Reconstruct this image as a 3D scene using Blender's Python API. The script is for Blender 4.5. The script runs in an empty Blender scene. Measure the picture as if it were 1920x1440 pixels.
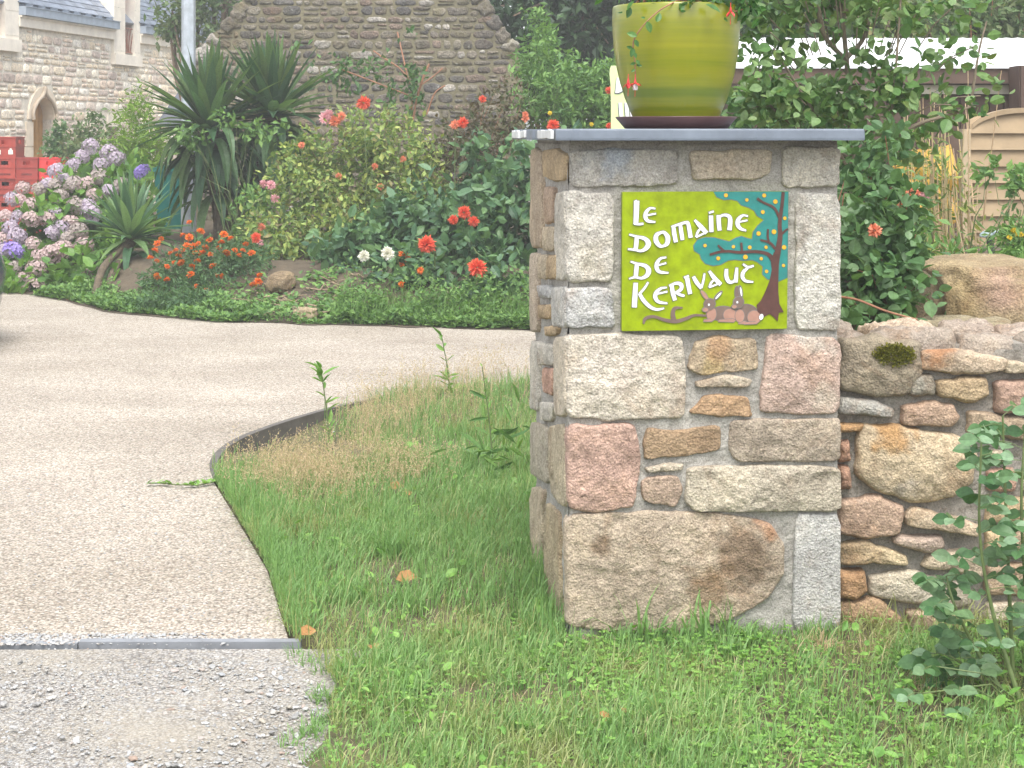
import bpy, math, random
import numpy as np
from mathutils import Vector

# ------------------------------------------------------------------ camera, sky, sun, exposure
sc = bpy.context.scene
COL = sc.collection
CAMZ, F, HX, HY = 1.5, 3000.0, 960.0, 250.0          # eye height, focal length in photo pixels, vanishing point
cam = bpy.data.cameras.new("camera")
cam.sensor_fit = 'HORIZONTAL'; cam.sensor_width = 36.0
cam.lens = 36.0 * F / 1920.0
cam.shift_y = -(720.0 - HY) / 1920.0
cam.clip_end = 1000.0; cam.clip_start = 0.05
camo = bpy.data.objects.new("camera", cam); COL.objects.link(camo)
camo.location = (0, 0, CAMZ); camo.rotation_euler = (math.radians(90), 0, 0)
sc.camera = camo

SUN_EL, SUN_AZ = math.radians(64), math.radians(172)   # azimuth measured clockwise from +Y
world = bpy.data.worlds.new("World"); sc.world = world
world.use_nodes = True
wn, wl = world.node_tree.nodes, world.node_tree.links
sky = wn.new('ShaderNodeTexSky'); sky.sky_type = 'NISHITA'; sky.sun_disc = False
sky.sun_elevation = SUN_EL; sky.sun_rotation = SUN_AZ
sky.air_density = 1.0; sky.dust_density = 3.0; sky.ozone_density = 1.0
hsv = wn.new('ShaderNodeHueSaturation'); hsv.inputs['Saturation'].default_value = 0.30
wl.new(sky.outputs[0], hsv.inputs['Color'])
wl.new(hsv.outputs[0], wn['Background'].inputs['Color'])
wn['Background'].inputs['Strength'].default_value = 0.15
sl = bpy.data.lights.new("sun", 'SUN'); sl.energy = 0.95; sl.angle = math.radians(35); sl.color = (1.0, 0.96, 0.9)
so = bpy.data.objects.new("sun", sl); COL.objects.link(so)
sd = Vector((math.sin(SUN_AZ) * math.cos(SUN_EL), math.cos(SUN_AZ) * math.cos(SUN_EL), math.sin(SUN_EL)))
so.rotation_euler = sd.to_track_quat('Z', 'Y').to_euler(); so.location = (0, 0, 12)
sc.view_settings.view_transform = 'Standard'; sc.view_settings.look = 'None'
sc.view_settings.exposure = 1.62; sc.view_settings.gamma = 1.0
try: sc.view_settings.use_curve_mapping = False
except Exception: pass
sc.cycles.max_bounces = 6; sc.cycles.transparent_max_bounces = 6
sc.cycles.use_denoising = True

HAZE = 0.005
rng = np.random.default_rng(11)
random.seed(5)

# ------------------------------------------------------------------ helpers
def P(px, py, Y):                                     # a photo pixel at a chosen distance -> world point
    return np.array([(px - HX) / F * Y, Y, CAMZ + (HY - py) / F * Y])
def G(px, py):                                        # a photo pixel on level ground
    Y = F * CAMZ / (py - HY); return (px - HX) / F * Y, Y
def unit(v):
    v = np.asarray(v, float); return v / np.maximum(np.linalg.norm(v, axis=-1, keepdims=True), 1e-9)
def sstep(a, b, x):
    t = np.clip((x - a) / (b - a), 0, 1); return t * t * (3 - 2 * t)
def _h(i, j, k, s):
    n = (i.astype(np.int64) * 374761393 + j.astype(np.int64) * 668265263 + k.astype(np.int64) * 2147483647 + s * 974634777) & 0xffffffff
    n = ((n ^ (n >> 13)) * 1274126177) & 0xffffffff
    return ((n ^ (n >> 16)) & 0xffff) / 65535.0
def vnoise(p, s=0):
    p = np.asarray(p, float); f = np.floor(p).astype(np.int64); t = p - f; t = t * t * (3 - 2 * t)
    r = 0
    for a in (0, 1):
        for b in (0, 1):
            for c in (0, 1):
                w = (t[:, 0] if a else 1 - t[:, 0]) * (t[:, 1] if b else 1 - t[:, 1]) * (t[:, 2] if c else 1 - t[:, 2])
                r = r + w * _h(f[:, 0] + a, f[:, 1] + b, f[:, 2] + c, s)
    return r * 2 - 1
def fbm(p, o=4, s=0):
    r = 0; a = 1.0; p = np.asarray(p, float)
    for k in range(o):
        r = r + a * vnoise(p, s + k); p = p * 2.03 + 7.1; a *= 0.5
    return r
def inpoly(x, y, poly):
    x = np.asarray(x, float); y = np.asarray(y, float); r = np.zeros(x.shape, bool); n = len(poly)
    for i in range(n):
        x1, y1 = poly[i][:2]; x2, y2 = poly[(i + 1) % n][:2]
        if y1 == y2: continue
        r ^= ((y1 > y) != (y2 > y)) & (x < (x2 - x1) * (y - y1) / (y2 - y1) + x1)
    return r

def rootloc(o):
    while o is not None and o.parent is not None: o = o.parent
    return np.array(o.location) if o is not None else np.zeros(3)

class MB:                                             # collects geometry, builds ONE mesh object
    def __init__(s): s.v = []; s.f = []; s.m = []; s.c = []; s.n = 0
    def add(s, v, faces, mat=0, col=None):
        v = np.asarray(v, float).reshape(-1, 3)
        if isinstance(faces, np.ndarray): faces = [faces]
        elif len(faces) and not isinstance(faces[0], np.ndarray):
            d = {}
            for q in faces: d.setdefault(len(q), []).append(q)
            faces = [np.array(q, int) for q in d.values()]
        for q in faces:
            s.f.append(q + s.n)
            s.m.append(np.full(len(q), mat, int) if np.isscalar(mat) else np.asarray(mat, int))
        s.v.append(v); s.n += len(v)
        if col is None: col = (1, 1, 1)
        c = np.ones((len(v), 4)); c[:, :3] = col; s.c.append(c)
    def box(s, lo, hi, mat=0, col=None):
        x0, y0, z0 = lo; x1, y1, z1 = hi
        v = [(x0, y0, z0), (x1, y0, z0), (x1, y1, z0), (x0, y1, z0), (x0, y0, z1), (x1, y0, z1), (x1, y1, z1), (x0, y1, z1)]
        s.add(v, np.array([(0, 3, 2, 1), (4, 5, 6, 7), (0, 1, 5, 4), (1, 2, 6, 5), (2, 3, 7, 6), (3, 0, 4, 7)]), mat, col)
    def obox(s, O, a, b, c, mat=0, col=None):         # oriented box from corner O with edge vectors
        O, a, b, c = (np.asarray(q, float) for q in (O, a, b, c))
        v = [O, O + a, O + a + b, O + b, O + c, O + a + c, O + a + b + c, O + b + c]
        s.add(v, np.array([(0, 3, 2, 1), (4, 5, 6, 7), (0, 1, 5, 4), (1, 2, 6, 5), (2, 3, 7, 6), (3, 0, 4, 7)]), mat, col)
    def prism(s, poly, fn, h0, h1, mat=0, col=None):  # outline (a,b) -> fn(a,b,h)
        p = list(poly); n = len(p)
        A = sum(p[i][0] * p[(i + 1) % n][1] - p[(i + 1) % n][0] * p[i][1] for i in range(n))
        if A < 0: p = p[::-1]
        v = [fn(a, b, h0) for a, b in p] + [fn(a, b, h1) for a, b in p]
        s.add(v, [list(range(n, 2 * n)), list(range(n))[::-1]] + [[i, (i + 1) % n, n + (i + 1) % n, n + i] for i in range(n)], mat, col)
    def tube(s, pts, rad, k=7, mat=0, col=None, cap=True):
        pts = np.asarray(pts, float); n = len(pts)
        rad = np.full(n, rad) if np.isscalar(rad) else np.asarray(rad, float)
        t = unit(np.gradient(pts, axis=0)); ref = np.array([0.31, 0.52, 0.79])
        a = unit(np.cross(t, ref)); b = np.cross(t, a)
        an = np.arange(k) / k * 2 * np.pi
        v = (pts[:, None] + rad[:, None, None] * (np.cos(an)[None, :, None] * a[:, None] + np.sin(an)[None, :, None] * b[:, None])).reshape(-1, 3)
        i = np.arange(n - 1)[:, None] * k; j = np.arange(k)[None]; j2 = (j + 1) % k
        q = np.stack([i + j, i + k + j, i + k + j2, i + j2], -1).reshape(-1, 4)
        fs = [q[:, ::-1]]
        if cap: fs += [np.array([list(range(k))]), np.array([list(range((n - 1) * k, n * k))[::-1]])]
        s.add(v, fs, mat, col)
    def lathe(s, prof, O=(0, 0, 0), k=48, mat=0, col=None):
        an = np.arange(k) / k * 2 * np.pi; n = len(prof)
        v = np.array([[(r * np.cos(a) + O[0], r * np.sin(a) + O[1], z + O[2]) for a in an] for r, z in prof]).reshape(-1, 3)
        i = np.arange(n - 1)[:, None] * k; j = np.arange(k)[None]; j2 = (j + 1) % k
        s.add(v, np.stack([i + j, i + j2, i + k + j2, i + k + j], -1).reshape(-1, 4), mat, col)
    def inst(s, tv, tf, pos, d, nrm, sc_, wid=1.0, mat=0):  # many copies of a small template (leaf, petal), +y along d, +z along nrm
        d = unit(d); x = unit(np.cross(d, nrm)); z = np.cross(x, d); N = len(pos)
        sc_ = np.broadcast_to(np.asarray(sc_, float), (N,)); wid = np.broadcast_to(np.asarray(wid, float), (N,))
        tv = np.asarray(tv, float); m = len(tv)
        v = pos[:, None] + sc_[:, None, None] * (tv[None, :, 0:1] * x[:, None] * wid[:, None, None] + tv[None, :, 1:2] * d[:, None] + tv[None, :, 2:3] * z[:, None])
        s.v.append(v.reshape(-1, 3)); s.c.append(np.ones((N * m, 4)))
        for q in tf:
            q = np.asarray(q); ff = (q[None] + (np.arange(N) * m)[:, None, None]).reshape(-1, q.shape[1]) + s.n
            s.f.append(ff); s.m.append(np.full(len(ff), mat, int))
        s.n += N * m
    def build(s, name, mats, parent=None, smooth=False, loc=None, local=False):
        V = np.concatenate(s.v)
        if loc is not None: V = V - np.asarray(loc)
        elif parent is not None and not local: V = V - rootloc(parent)
        me = bpy.data.meshes.new(name); tot = np.concatenate([np.full(len(q), q.shape[1]) for q in s.f])
        lv = np.concatenate([q.ravel() for q in s.f]); st = np.concatenate([[0], np.cumsum(tot)[:-1]])
        me.vertices.add(len(V)); me.vertices.foreach_set('co', V.ravel())
        me.loops.add(len(lv)); me.loops.foreach_set('vertex_index', lv)
        me.polygons.add(len(tot)); me.polygons.foreach_set('loop_start', st); me.polygons.foreach_set('loop_total', tot)
        me.polygons.foreach_set('material_index', np.concatenate(s.m))
        me.polygons.foreach_set('use_smooth', np.full(len(tot), smooth))
        at = me.color_attributes.new('Col', 'FLOAT_COLOR', 'POINT'); at.data.foreach_set('color', np.concatenate(s.c).ravel())
        for m in (mats if isinstance(mats, (list, tuple)) else [mats]): me.materials.append(m)
        me.update(calc_edges=True); me.validate()
        o = bpy.data.objects.new(name, me); COL.objects.link(o)
        if loc is not None: o.location = loc
        o.parent = parent
        return o

def thing(name, label, cat, loc=(0, 0, 0), group=None, rz=0):
    o = bpy.data.objects.new(name, None); COL.objects.link(o); o.empty_display_size = 0.1
    o.location = loc; o.rotation_euler = (0, 0, rz); o['label'] = label; o['category'] = cat
    if group: o['group'] = group
    return o
def tag(o, label=None, cat=None, group=None, kind=None):
    if label: o['label'] = label
    if cat: o['category'] = cat
    if group: o['group'] = group
    if kind: o['kind'] = kind
    return o
def copy_tree(o, parent=None):
    c = o.copy(); COL.objects.link(c); c.parent = parent
    for ch in list(o.children): copy_tree(ch, c)
    return c
def copy_part(o, loc, parent, scale=1.0, rot=(0, 0, 0)):
    c = o.copy(); COL.objects.link(c); c.parent = parent; c.location = loc; c.scale = (scale,) * 3; c.rotation_euler = rot
    return c

# ------------------------------------------------------------------ materials
def newmat(name):
    m = bpy.data.materials.new(name); m.use_nodes = True; nt = m.node_tree
    b = nt.nodes['Principled BSDF']; return m, nt, b
def N(nt, t, **k):
    n = nt.nodes.new(t)
    for a, v in k.items():
        if a in n.inputs: n.inputs[a].default_value = v
        else: setattr(n, a, v)
    return n
def ramp(nt, fac, cols):
    r = nt.nodes.new('ShaderNodeValToRGB'); e = r.color_ramp.elements
    while len(e) < len(cols): e.new(0.5)
    for i, (p, c) in enumerate(cols): e[i].position = p; e[i].color = (*c, 1)
    nt.links.new(fac, r.inputs[0]); return r.outputs[0]
def mix(nt, a, b, fac, mode='MIX'):
    m = nt.nodes.new('ShaderNodeMix'); m.data_type = 'RGBA'; m.blend_type = mode
    for s_, v in ((m.inputs[6], a), (m.inputs[7], b), (m.inputs[0], fac)):
        if hasattr(v, 'default_value') or hasattr(v, 'is_linked'): nt.links.new(v, s_)
        elif isinstance(v, (int, float)): s_.default_value = v
        else: s_.default_value = (*v, 1)
    return m.outputs[2]
def noise(nt, scale, detail=6, rough=0.6, vec=None, dist=0.0):
    n = nt.nodes.new('ShaderNodeTexNoise'); n.inputs['Scale'].default_value = scale; n.inputs['Detail'].default_value = detail
    n.inputs['Roughness'].default_value = rough; n.inputs['Distortion'].default_value = dist
    if vec is not None: nt.links.new(vec, n.inputs['Vector'])
    return n.outputs[0]
def objco(nt): return nt.nodes.new('ShaderNodeTexCoord').outputs['Object']
def bump(nt, b, h, strength=0.5, dist=0.01, prev=None):
    n = nt.nodes.new('ShaderNodeBump'); n.inputs['Strength'].default_value = strength; n.inputs['Distance'].default_value = dist
    nt.links.new(h, n.inputs['Height'])
    if prev is not None: nt.links.new(prev, n.inputs['Normal'])
    nt.links.new(n.outputs[0], b.inputs['Normal']); return n.outputs[0]

def plain(name, col, rough=0.6, var=0.15, scale=20, bs=0.0, bd=0.004, metal=0.0, spec=0.5, coat=0.0):
    m, nt, b = newmat(name); co = objco(nt); n = noise(nt, scale, 5, 0.6, co)
    c0 = tuple(x * (1 - var) for x in col); c1 = tuple(min(1, x * (1 + var)) for x in col)
    nt.links.new(ramp(nt, n, [(0.3, c0), (0.7, c1)]), b.inputs['Base Color'])
    b.inputs['Roughness'].default_value = rough; b.inputs['Metallic'].default_value = metal
    b.inputs['Specular IOR Level'].default_value = spec; b.inputs['Coat Weight'].default_value = coat
    b.inputs['Specular IOR Level'].default_value = spec
    if bs: bump(nt, b, noise(nt, scale * 4, 6, 0.6, co), bs, bd)
    return m

def leafmat(name, cols, rough=0.5, trans=0.35, tcol=None, spec=0.4, patch=0.0, pcol=(0.2, 0.16, 0.07), pscale=2.0):
    m, nt, b = newmat(name)
    isl = nt.nodes.new('ShaderNodeNewGeometry').outputs['Random Per Island']
    k = len(cols); c = ramp(nt, isl, [(i / max(1, k - 1), q) for i, q in enumerate(cols)])
    co = objco(nt)
    if patch:
        p = noise(nt, pscale, 3, 0.5, co)
        pf = ramp(nt, p, [(0.45, (0, 0, 0)), (0.62, (patch,) * 3)])
        c = mix(nt, c, pcol, pf)
    c = mix(nt, c, ramp(nt, noise(nt, 90, 2, 0.5, co), [(0.3, (0.8, 0.8, 0.8)), (0.7, (1.15, 1.15, 1.15))]), 1.0, 'MULTIPLY')
    nt.links.new(c, b.inputs['Base Color']); b.inputs['Roughness'].default_value = rough; b.inputs['Specular IOR Level'].default_value = spec
    tr = nt.nodes.new('ShaderNodeBsdfTranslucent')
    nt.links.new(mix(nt, c, tcol or (1.0, 1.0, 0.55), 1.0, 'MULTIPLY'), tr.inputs['Color'])
    ms = nt.nodes.new('ShaderNodeMixShader'); ms.inputs[0].default_value = trans
    nt.links.new(b.outputs[0], ms.inputs[1]); nt.links.new(tr.outputs[0], ms.inputs[2])
    nt.links.new(ms.outputs[0], nt.nodes['Material Output'].inputs['Surface'])
    return m

def stonemat(name, grain=1.0, stain=0.45, lichen=0.0, dark=0.0, bd=0.007):
    m, nt, b = newmat(name); co = objco(nt)
    at = nt.nodes.new('ShaderNodeAttribute'); at.attribute_name = 'Col'; c = at.outputs['Color']
    c = mix(nt, c, ramp(nt, noise(nt, 7, 8, 0.65, co), [(0.25, (0.62, 0.6, 0.58)), (0.5, (1, 1, 1)), (0.75, (1.3, 1.28, 1.22))]), 1.0, 'MULTIPLY')
    c = mix(nt, c, (0.23, 0.125, 0.055), ramp(nt, noise(nt, 5.5, 7, 0.7, co, 0.6), [(0.52, (0, 0, 0)), (0.72, (stain,) * 3)]))
    sp = noise(nt, 170 * grain, 3, 0.75, co)
    c = mix(nt, c, ramp(nt, sp, [(0.30, (0.62, 0.60, 0.58)), (0.5, (1, 1, 1)), (0.68, (1.34, 1.31, 1.26))]), 1.0, 'MULTIPLY')
    c = mix(nt, c, ramp(nt, noise(nt, 62 * grain, 4, 0.7, co, .3), [(0.32, (0.76, 0.74, 0.72)), (0.5, (1, 1, 1)), (0.66, (1.2, 1.19, 1.17))]), 1.0, 'MULTIPLY')
    if lichen:
        c = mix(nt, c, (0.55, 0.55, 0.5), ramp(nt, noise(nt, 9, 8, 0.75, co, 0.4), [(0.6, (0, 0, 0)), (0.66, (lichen,) * 3)]))
        c = mix(nt, c, (0.13, 0.12, 0.02), ramp(nt, noise(nt, 2.3, 6, 0.7, co, 0.4), [(0.5, (0, 0, 0)), (0.68, (lichen,) * 3)]))
    if dark:
        c = mix(nt, c, (0.05, 0.045, 0.04), ramp(nt, noise(nt, 1.7, 8, 0.7, co), [(0.45, (0, 0, 0)), (0.7, (dark,) * 3)]))
    nt.links.new(c, b.inputs['Base Color']); b.inputs['Roughness'].default_value = 0.88; b.inputs['Specular IOR Level'].default_value = 0.25
    p = bump(nt, b, noise(nt, 28 * grain, 9, 0.72, co), 0.9, bd * 2.2)
    v = nt.nodes.new('ShaderNodeTexVoronoi'); v.inputs['Scale'].default_value = 140 * grain; nt.links.new(co, v.inputs['Vector'])
    bump(nt, b, v.outputs[0], 0.55, bd * 0.7, p)
    return m

def mortarmat(name, col=(0.33, 0.31, 0.275)):
    m, nt, b = newmat(name); co = objco(nt)
    c = ramp(nt, noise(nt, 6, 9, 0.75, co, .5), [(0.32, tuple(x * 0.5 for x in col)), (0.46, tuple(x * .9 for x in col)), (0.55, col), (0.7, tuple(x * 1.3 for x in col))])
    c = mix(nt, c, ramp(nt, noise(nt, 200, 3, 0.7, co), [(0.3, (0.6, 0.6, 0.6)), (0.6, (1.1, 1.1, 1.1))]), 1.0, 'MULTIPLY')
    nt.links.new(c, b.inputs['Base Color']); b.inputs['Roughness'].default_value = 0.95
    p = bump(nt, b, noise(nt, 22, 8, 0.65, co), 0.8, 0.02); bump(nt, b, noise(nt, 150, 5, 0.7, co), 0.6, 0.004, p)
    return m

def gravelmat(name, cols, scale=95, big=None, bd=0.008):
    m, nt, b = newmat(name); co = objco(nt)
    v = nt.nodes.new('ShaderNodeTexVoronoi'); v.inputs['Scale'].default_value = scale; v.feature = 'F1'
    w = nt.nodes.new('ShaderNodeVectorMath'); w.operation = 'ADD'
    nz = nt.nodes.new('ShaderNodeTexNoise'); nz.inputs['Scale'].default_value = 60; nt.links.new(co, nz.inputs['Vector'])
    sc3 = nt.nodes.new('ShaderNodeVectorMath'); sc3.operation = 'SCALE'; sc3.inputs['Scale'].default_value = 0.012
    nt.links.new(nz.outputs['Color'], sc3.inputs[0]); nt.links.new(co, w.inputs[0]); nt.links.new(sc3.outputs[0], w.inputs[1])
    nt.links.new(w.outputs[0], v.inputs['Vector'])
    sep = nt.nodes.new('ShaderNodeSeparateColor'); nt.links.new(v.outputs['Color'], sep.inputs[0])
    k = len(cols); c = ramp(nt, sep.outputs[0], [(i / (k - 1), q) for i, q in enumerate(cols)])
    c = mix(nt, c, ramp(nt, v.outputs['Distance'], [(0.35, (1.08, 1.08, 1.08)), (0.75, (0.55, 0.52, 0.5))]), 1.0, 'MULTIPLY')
    c = mix(nt, c, ramp(nt, noise(nt, 0.9, 5, 0.6, co), [(0.3, (0.88, 0.87, 0.86)), (0.7, (1.12, 1.12, 1.12))]), 1.0, 'MULTIPLY')
    mpb = N(nt, 'ShaderNodeMapping'); mpb.inputs['Scale'].default_value = (0.45, 1.1, 1); nt.links.new(co, mpb.inputs['Vector'])
    c = mix(nt, c, ramp(nt, noise(nt, 1.3, 5, 0.6, mpb.outputs[0], .4), [(0.34, (0.90, 0.89, 0.87)), (0.52, (1, 1, 1)), (0.68, (1.12, 1.12, 1.13))]), 1.0, 'MULTIPLY')
    if big: c = mix(nt, c, big, ramp(nt, noise(nt, 1.4, 6, 0.65, co), [(0.45, (0, 0, 0)), (0.65, (0.6, 0.6, 0.6))]))
    nt.links.new(c, b.inputs['Base Color']); b.inputs['Roughness'].default_value = 0.9; b.inputs['Specular IOR Level'].default_value = 0.2
    mp = nt.nodes.new('ShaderNodeMath'); mp.operation = 'MULTIPLY'; mp.inputs[1].default_value = -1.0
    nt.links.new(v.outputs['Distance'], mp.inputs[0])
    p = bump(nt, b, mp.outputs[0], 0.8, bd); bump(nt, b, noise(nt, 180, 4, 0.6, co), 0.4, 0.003, p)
    return m

M = {}
M['granite'] = stonemat('granite')
M['rubble'] = stonemat('rubble_stone', stain=0.6, lichen=0.12)
M['old_stone'] = stonemat('weathered_stone', grain=0.35, stain=0.3, lichen=0.5, dark=0.6, bd=0.02)
M['house_stone'] = stonemat('pale_house_stone', grain=0.35, stain=0.15, bd=0.015)
M['boulder'] = stonemat('boulder_stone', stain=0.55, lichen=0.35, grain=0.8, bd=0.012)
M['mortar'] = mortarmat('grey_mortar', (.385, .365, .325))
M['old_mortar'] = mortarmat('mossy_mortar', (0.19, 0.17, 0.105))
M['house_mortar'] = mortarmat('pale_mortar', (0.78, 0.72, 0.61))
M['slate'] = plain('slate', (0.145, 0.172, 0.212), 0.42, 0.2, 9, 0.25, 0.003)
M['slate_roof'] = plain('slate_roof', (0.16, 0.185, 0.235), 0.5, 0.25, 6, 0.2, 0.004)
M['slate_flake'] = plain('flaked_slate', (0.62, 0.63, 0.63), 0.4, 0.15, 30, 0.3, 0.003)
M['zinc'] = plain('zinc', (0.36, 0.42, 0.5), 0.45, 0.15, 8, metal=0.3)
M['galv'] = plain('galvanised_steel', (0.42, 0.46, 0.5), 0.45, 0.18, 12, metal=0.35)
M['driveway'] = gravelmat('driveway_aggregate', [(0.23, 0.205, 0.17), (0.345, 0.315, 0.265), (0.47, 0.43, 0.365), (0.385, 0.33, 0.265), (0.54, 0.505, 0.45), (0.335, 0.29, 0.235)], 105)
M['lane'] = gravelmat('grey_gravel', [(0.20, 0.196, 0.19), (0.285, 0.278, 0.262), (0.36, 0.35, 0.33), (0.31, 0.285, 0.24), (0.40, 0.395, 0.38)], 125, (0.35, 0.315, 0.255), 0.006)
M['soil'] = mortarmat('soil', (0.11, 0.085, 0.055))
M['lawn_soil'] = mortarmat('thatch_soil', (0.115, 0.105, 0.05))
M['white'] = plain('white_paint', (0.75, 0.75, 0.73), 0.4, 0.04)
M['bark'] = plain('bark', (0.16, 0.11, 0.07), 0.85, 0.35, 30, 0.5, 0.01)
M['greystem'] = plain('grey_twig', (0.2, 0.16, 0.11), 0.8, 0.3, 40)
M['greenstem'] = plain('green_stem', (0.11, 0.15, 0.05), 0.6, 0.3, 40)
M['redstem'] = plain('reddish_stem', (0.28, 0.13, 0.07), 0.6, 0.3, 40)
M['dark_wood'] = plain('brown_stained_wood', (0.10, 0.062, 0.042), 0.7, 0.25, 8, 0.3)
M['roofsheet'] = plain('white_roof_sheet', (0.85, 0.86, 0.88), 0.5, 0.03)
M['batten'] = plain('pale_batten', (0.5, 0.47, 0.38), 0.7, 0.15)
M['glass'] = plain('dark_glass', (0.03, 0.035, 0.04), 0.08, 0.1)
M['red_paint'] = plain('wine_red_paint', (0.32, 0.03, 0.05), 0.45, 0.1)
M['oak'] = plain('golden_wood', (0.36, 0.19, 0.05), 0.5, 0.15, 10)
M['greywood'] = plain('grey_painted_wood', (0.14, 0.13, 0.12), 0.6, 0.1)
M['moss'] = leafmat('moss', [(0.10, 0.11, 0.01), (0.17, 0.17, 0.015), (0.22, 0.2, 0.02)], 0.9, 0.2)
M['weatherpine'] = plain('weathered_pine', (0.30, 0.22, 0.13), 0.75, 0.2, 5, 0.2)

# ------------------------------------------------------------------ stones
def chaikin(p, it=2, k=0.09):
    p = np.asarray(p, float)
    for _ in range(it):
        q = np.roll(p, -1, 0); a = p * (1 - k) + q * k; b = p * k + q * (1 - k)
        p = np.stack([a, b], 1).reshape(-1, 2)
    return p
def resample(p, step):
    q = np.vstack([p, p[:1]]); L = np.concatenate([[0], np.cumsum(np.linalg.norm(np.diff(q, axis=0), axis=1))])
    n = max(10, int(L[-1] / step)); t = np.linspace(0, L[-1], n, endpoint=False)
    return np.stack([np.interp(t, L, q[:, 0]), np.interp(t, L, q[:, 1])], 1)
class Frame:                                          # an upright plane: u along it, z up, n outward
    def __init__(s, O, u): s.O = np.array([O[0], O[1], 0.0]); s.u = unit(np.array([u[0], u[1], 0.0])); s.n = np.cross(s.u, (0, 0, 1.0))
    def __call__(s, a, z, h=0.0): return s.O + s.u * a + np.array([0, 0, z]) + s.n * h
    def arr(s, a, z, h): return s.O + np.outer(a, s.u) + np.outer(z, (0, 0, 1.0)) + np.outer(h, s.n)
    def px(s, px, py):                                # where the sight line of a photo pixel meets the plane
        d = np.array([(px - HX) / F, 1.0, (HY - py) / F]); C = np.array([0, 0, CAMZ])
        t = np.dot(s.O - C, s.n) / np.dot(d, s.n); q = C + d * t
        return float(np.dot(q - s.O, s.u)), float(q[2])
def stone(mb, poly, fr, h=0.018, bulge=0.006, col=(0.4, 0.36, 0.3), step=0.006, rough=0.004, re=0.012, depth=0.03, mat=0, stains=(), jit=0.004, ch=2):
    p = resample(chaikin(poly, ch), step)
    A = 0.5 * np.sum(p[:, 0] * np.roll(p[:, 1], -1) - np.roll(p[:, 0], -1) * p[:, 1])
    if A < 0: p = p[::-1]
    c = p.mean(0); n = len(p); sd = rng.integers(1e6)
    rad = np.linalg.norm(p - c, axis=1); dirs = (p - c) / rad[:, None]
    p = p + dirs * (jit * fbm(np.column_stack([p * 18, np.full(n, sd * 0.37)]), 4))[:, None]
    R = rad.mean(); K = max(3, int(R / step * 0.8))
    fs = np.concatenate([[1.0, 1.0, 0.985, 0.96, 0.92] if step < 0.02 else [1.0, 1.0, 0.88], np.linspace(0.86 if step < 0.02 else 0.7, 0.08, K)])
    V = []
    for i, f in enumerate(fs):
        q = c + (p - c) * f; d = (1 - f) * rad
        x = np.clip(d / re, 0, 1); hh = h * np.sqrt(np.clip(1 - (1 - x) ** 2, 0, 1)) + bulge * (1 - f * f)
        if i == 0: hh = np.full(n, -depth)
        elif rough:
            w = fr.arr(q[:, 0], q[:, 1], hh)
            q1 = fbm(w * 11 + sd % 97, 5); hh = hh + rough * (.55 * q1 + .9 * (.45 - np.abs(fbm(w * 19 + sd % 89, 4, 3)))) * np.minimum(1, x + 0.3)
        V.append(fr.arr(q[:, 0], q[:, 1], hh))
    V.append(fr.arr(c[:1], c[1:2], np.array([h + bulge])))
    V = np.vstack(V); k = len(fs)
    i = np.arange(k - 1)[:, None] * n; j = np.arange(n)[None]; j2 = (j + 1) % n
    q = np.stack([i + j, i + j2, i + n + j2, i + n + j], -1).reshape(-1, 4)
    t = np.stack([(k - 1) * n + np.arange(n), (k - 1) * n + (np.arange(n) + 1) % n, np.full(n, k * n)], -1)
    cc = np.tile(np.array(col), (len(V), 1))
    for (sx, sz, sr, scol, sa) in stains:
        g = fr(sx, sz); dd = np.linalg.norm(V - g, axis=1) * (1 + 0.45 * fbm(V * 22, 3, 5))
        w = sa * (1 - sstep(sr * 0.45, sr, dd)); cc = cc * (1 - w[:, None]) + np.array(scol) * w[:, None]
    mb.add(V, [q, t], mat, cc)
def courses(w0, w1, z0, z1, rh, sw, ok, jitter=0.25, gap=0.018):
    out = []; z = z0
    while z < z1:
        hgt = rh * random.uniform(0.65, 1.35); x = w0 - random.random() * sw
        while x < w1:
            w = sw * random.uniform(0.45, 1.6)
            zz = [(z, z + hgt)] if random.random() > 0.18 else [(z, z + hgt * 0.5), (z + hgt * 0.5, z + hgt)]
            for a, b in zz:
                g = gap * 0.5; jt = lambda s: random.uniform(-jitter, jitter) * s * 0.35
                hh = b - a
                q = [(x + g + abs(jt(hh)), a + g + abs(jt(hh))), (x + w * 0.5, a + g + jt(hh) * 0.5), (x + w - g - abs(jt(hh)), a + g + abs(jt(hh))), (x + w - g, (a + b) / 2),
                     (x + w - g - abs(jt(hh)), b - g - abs(jt(hh))), (x + w * 0.5, b - g - jt(hh) * 0.5), (x + g + abs(jt(hh)), b - g - abs(jt(hh))), (x + g, (a + b) / 2)]
                if ok(x, x + w, a, b): out.append(q)
            x += w
        z += hgt
    return out
def pick(pal, var=0.12):
    c = np.array(random.choice(pal)); return c * random.uniform(1 - var, 1 + var)

# ------------------------------------------------------------------ leaves
OVAL_V = [(0, 0, 0), (-.26, .28, .05), (-.24, .66, .05), (0, 1, -.06), (.24, .66, .05), (.26, .28, .05), (0, .32, -.02), (0, .68, -.02)]
OVAL_F = [np.array([(0, 5, 6), (0, 6, 1), (7, 4, 3), (7, 3, 2)]), np.array([(6, 5, 4, 7), (1, 6, 7, 2)])]
SIMP_V = [(0, 0, 0), (-.27, .45, .06), (0, 1, -.05), (.27, .45, .06)]
SIMP_F = [np.array([(0, 3, 2), (0, 2, 1)])]
FN_T = np.array([0, .12, .3, .5, .7, .87, 1.0]); FN_W = np.array([0, .15, .25, .28, .23, .12, 0])
FINE_V = [(0, 0, 0)]
for t_, w_ in zip(FN_T[1:-1], FN_W[1:-1]): FINE_V += [(-w_, t_, .07 * w_ / .28 - .10 * t_ * t_), (0, t_, -.10 * t_ * t_ - .02), (w_, t_, .07 * w_ / .28 - .10 * t_ * t_)]
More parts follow.
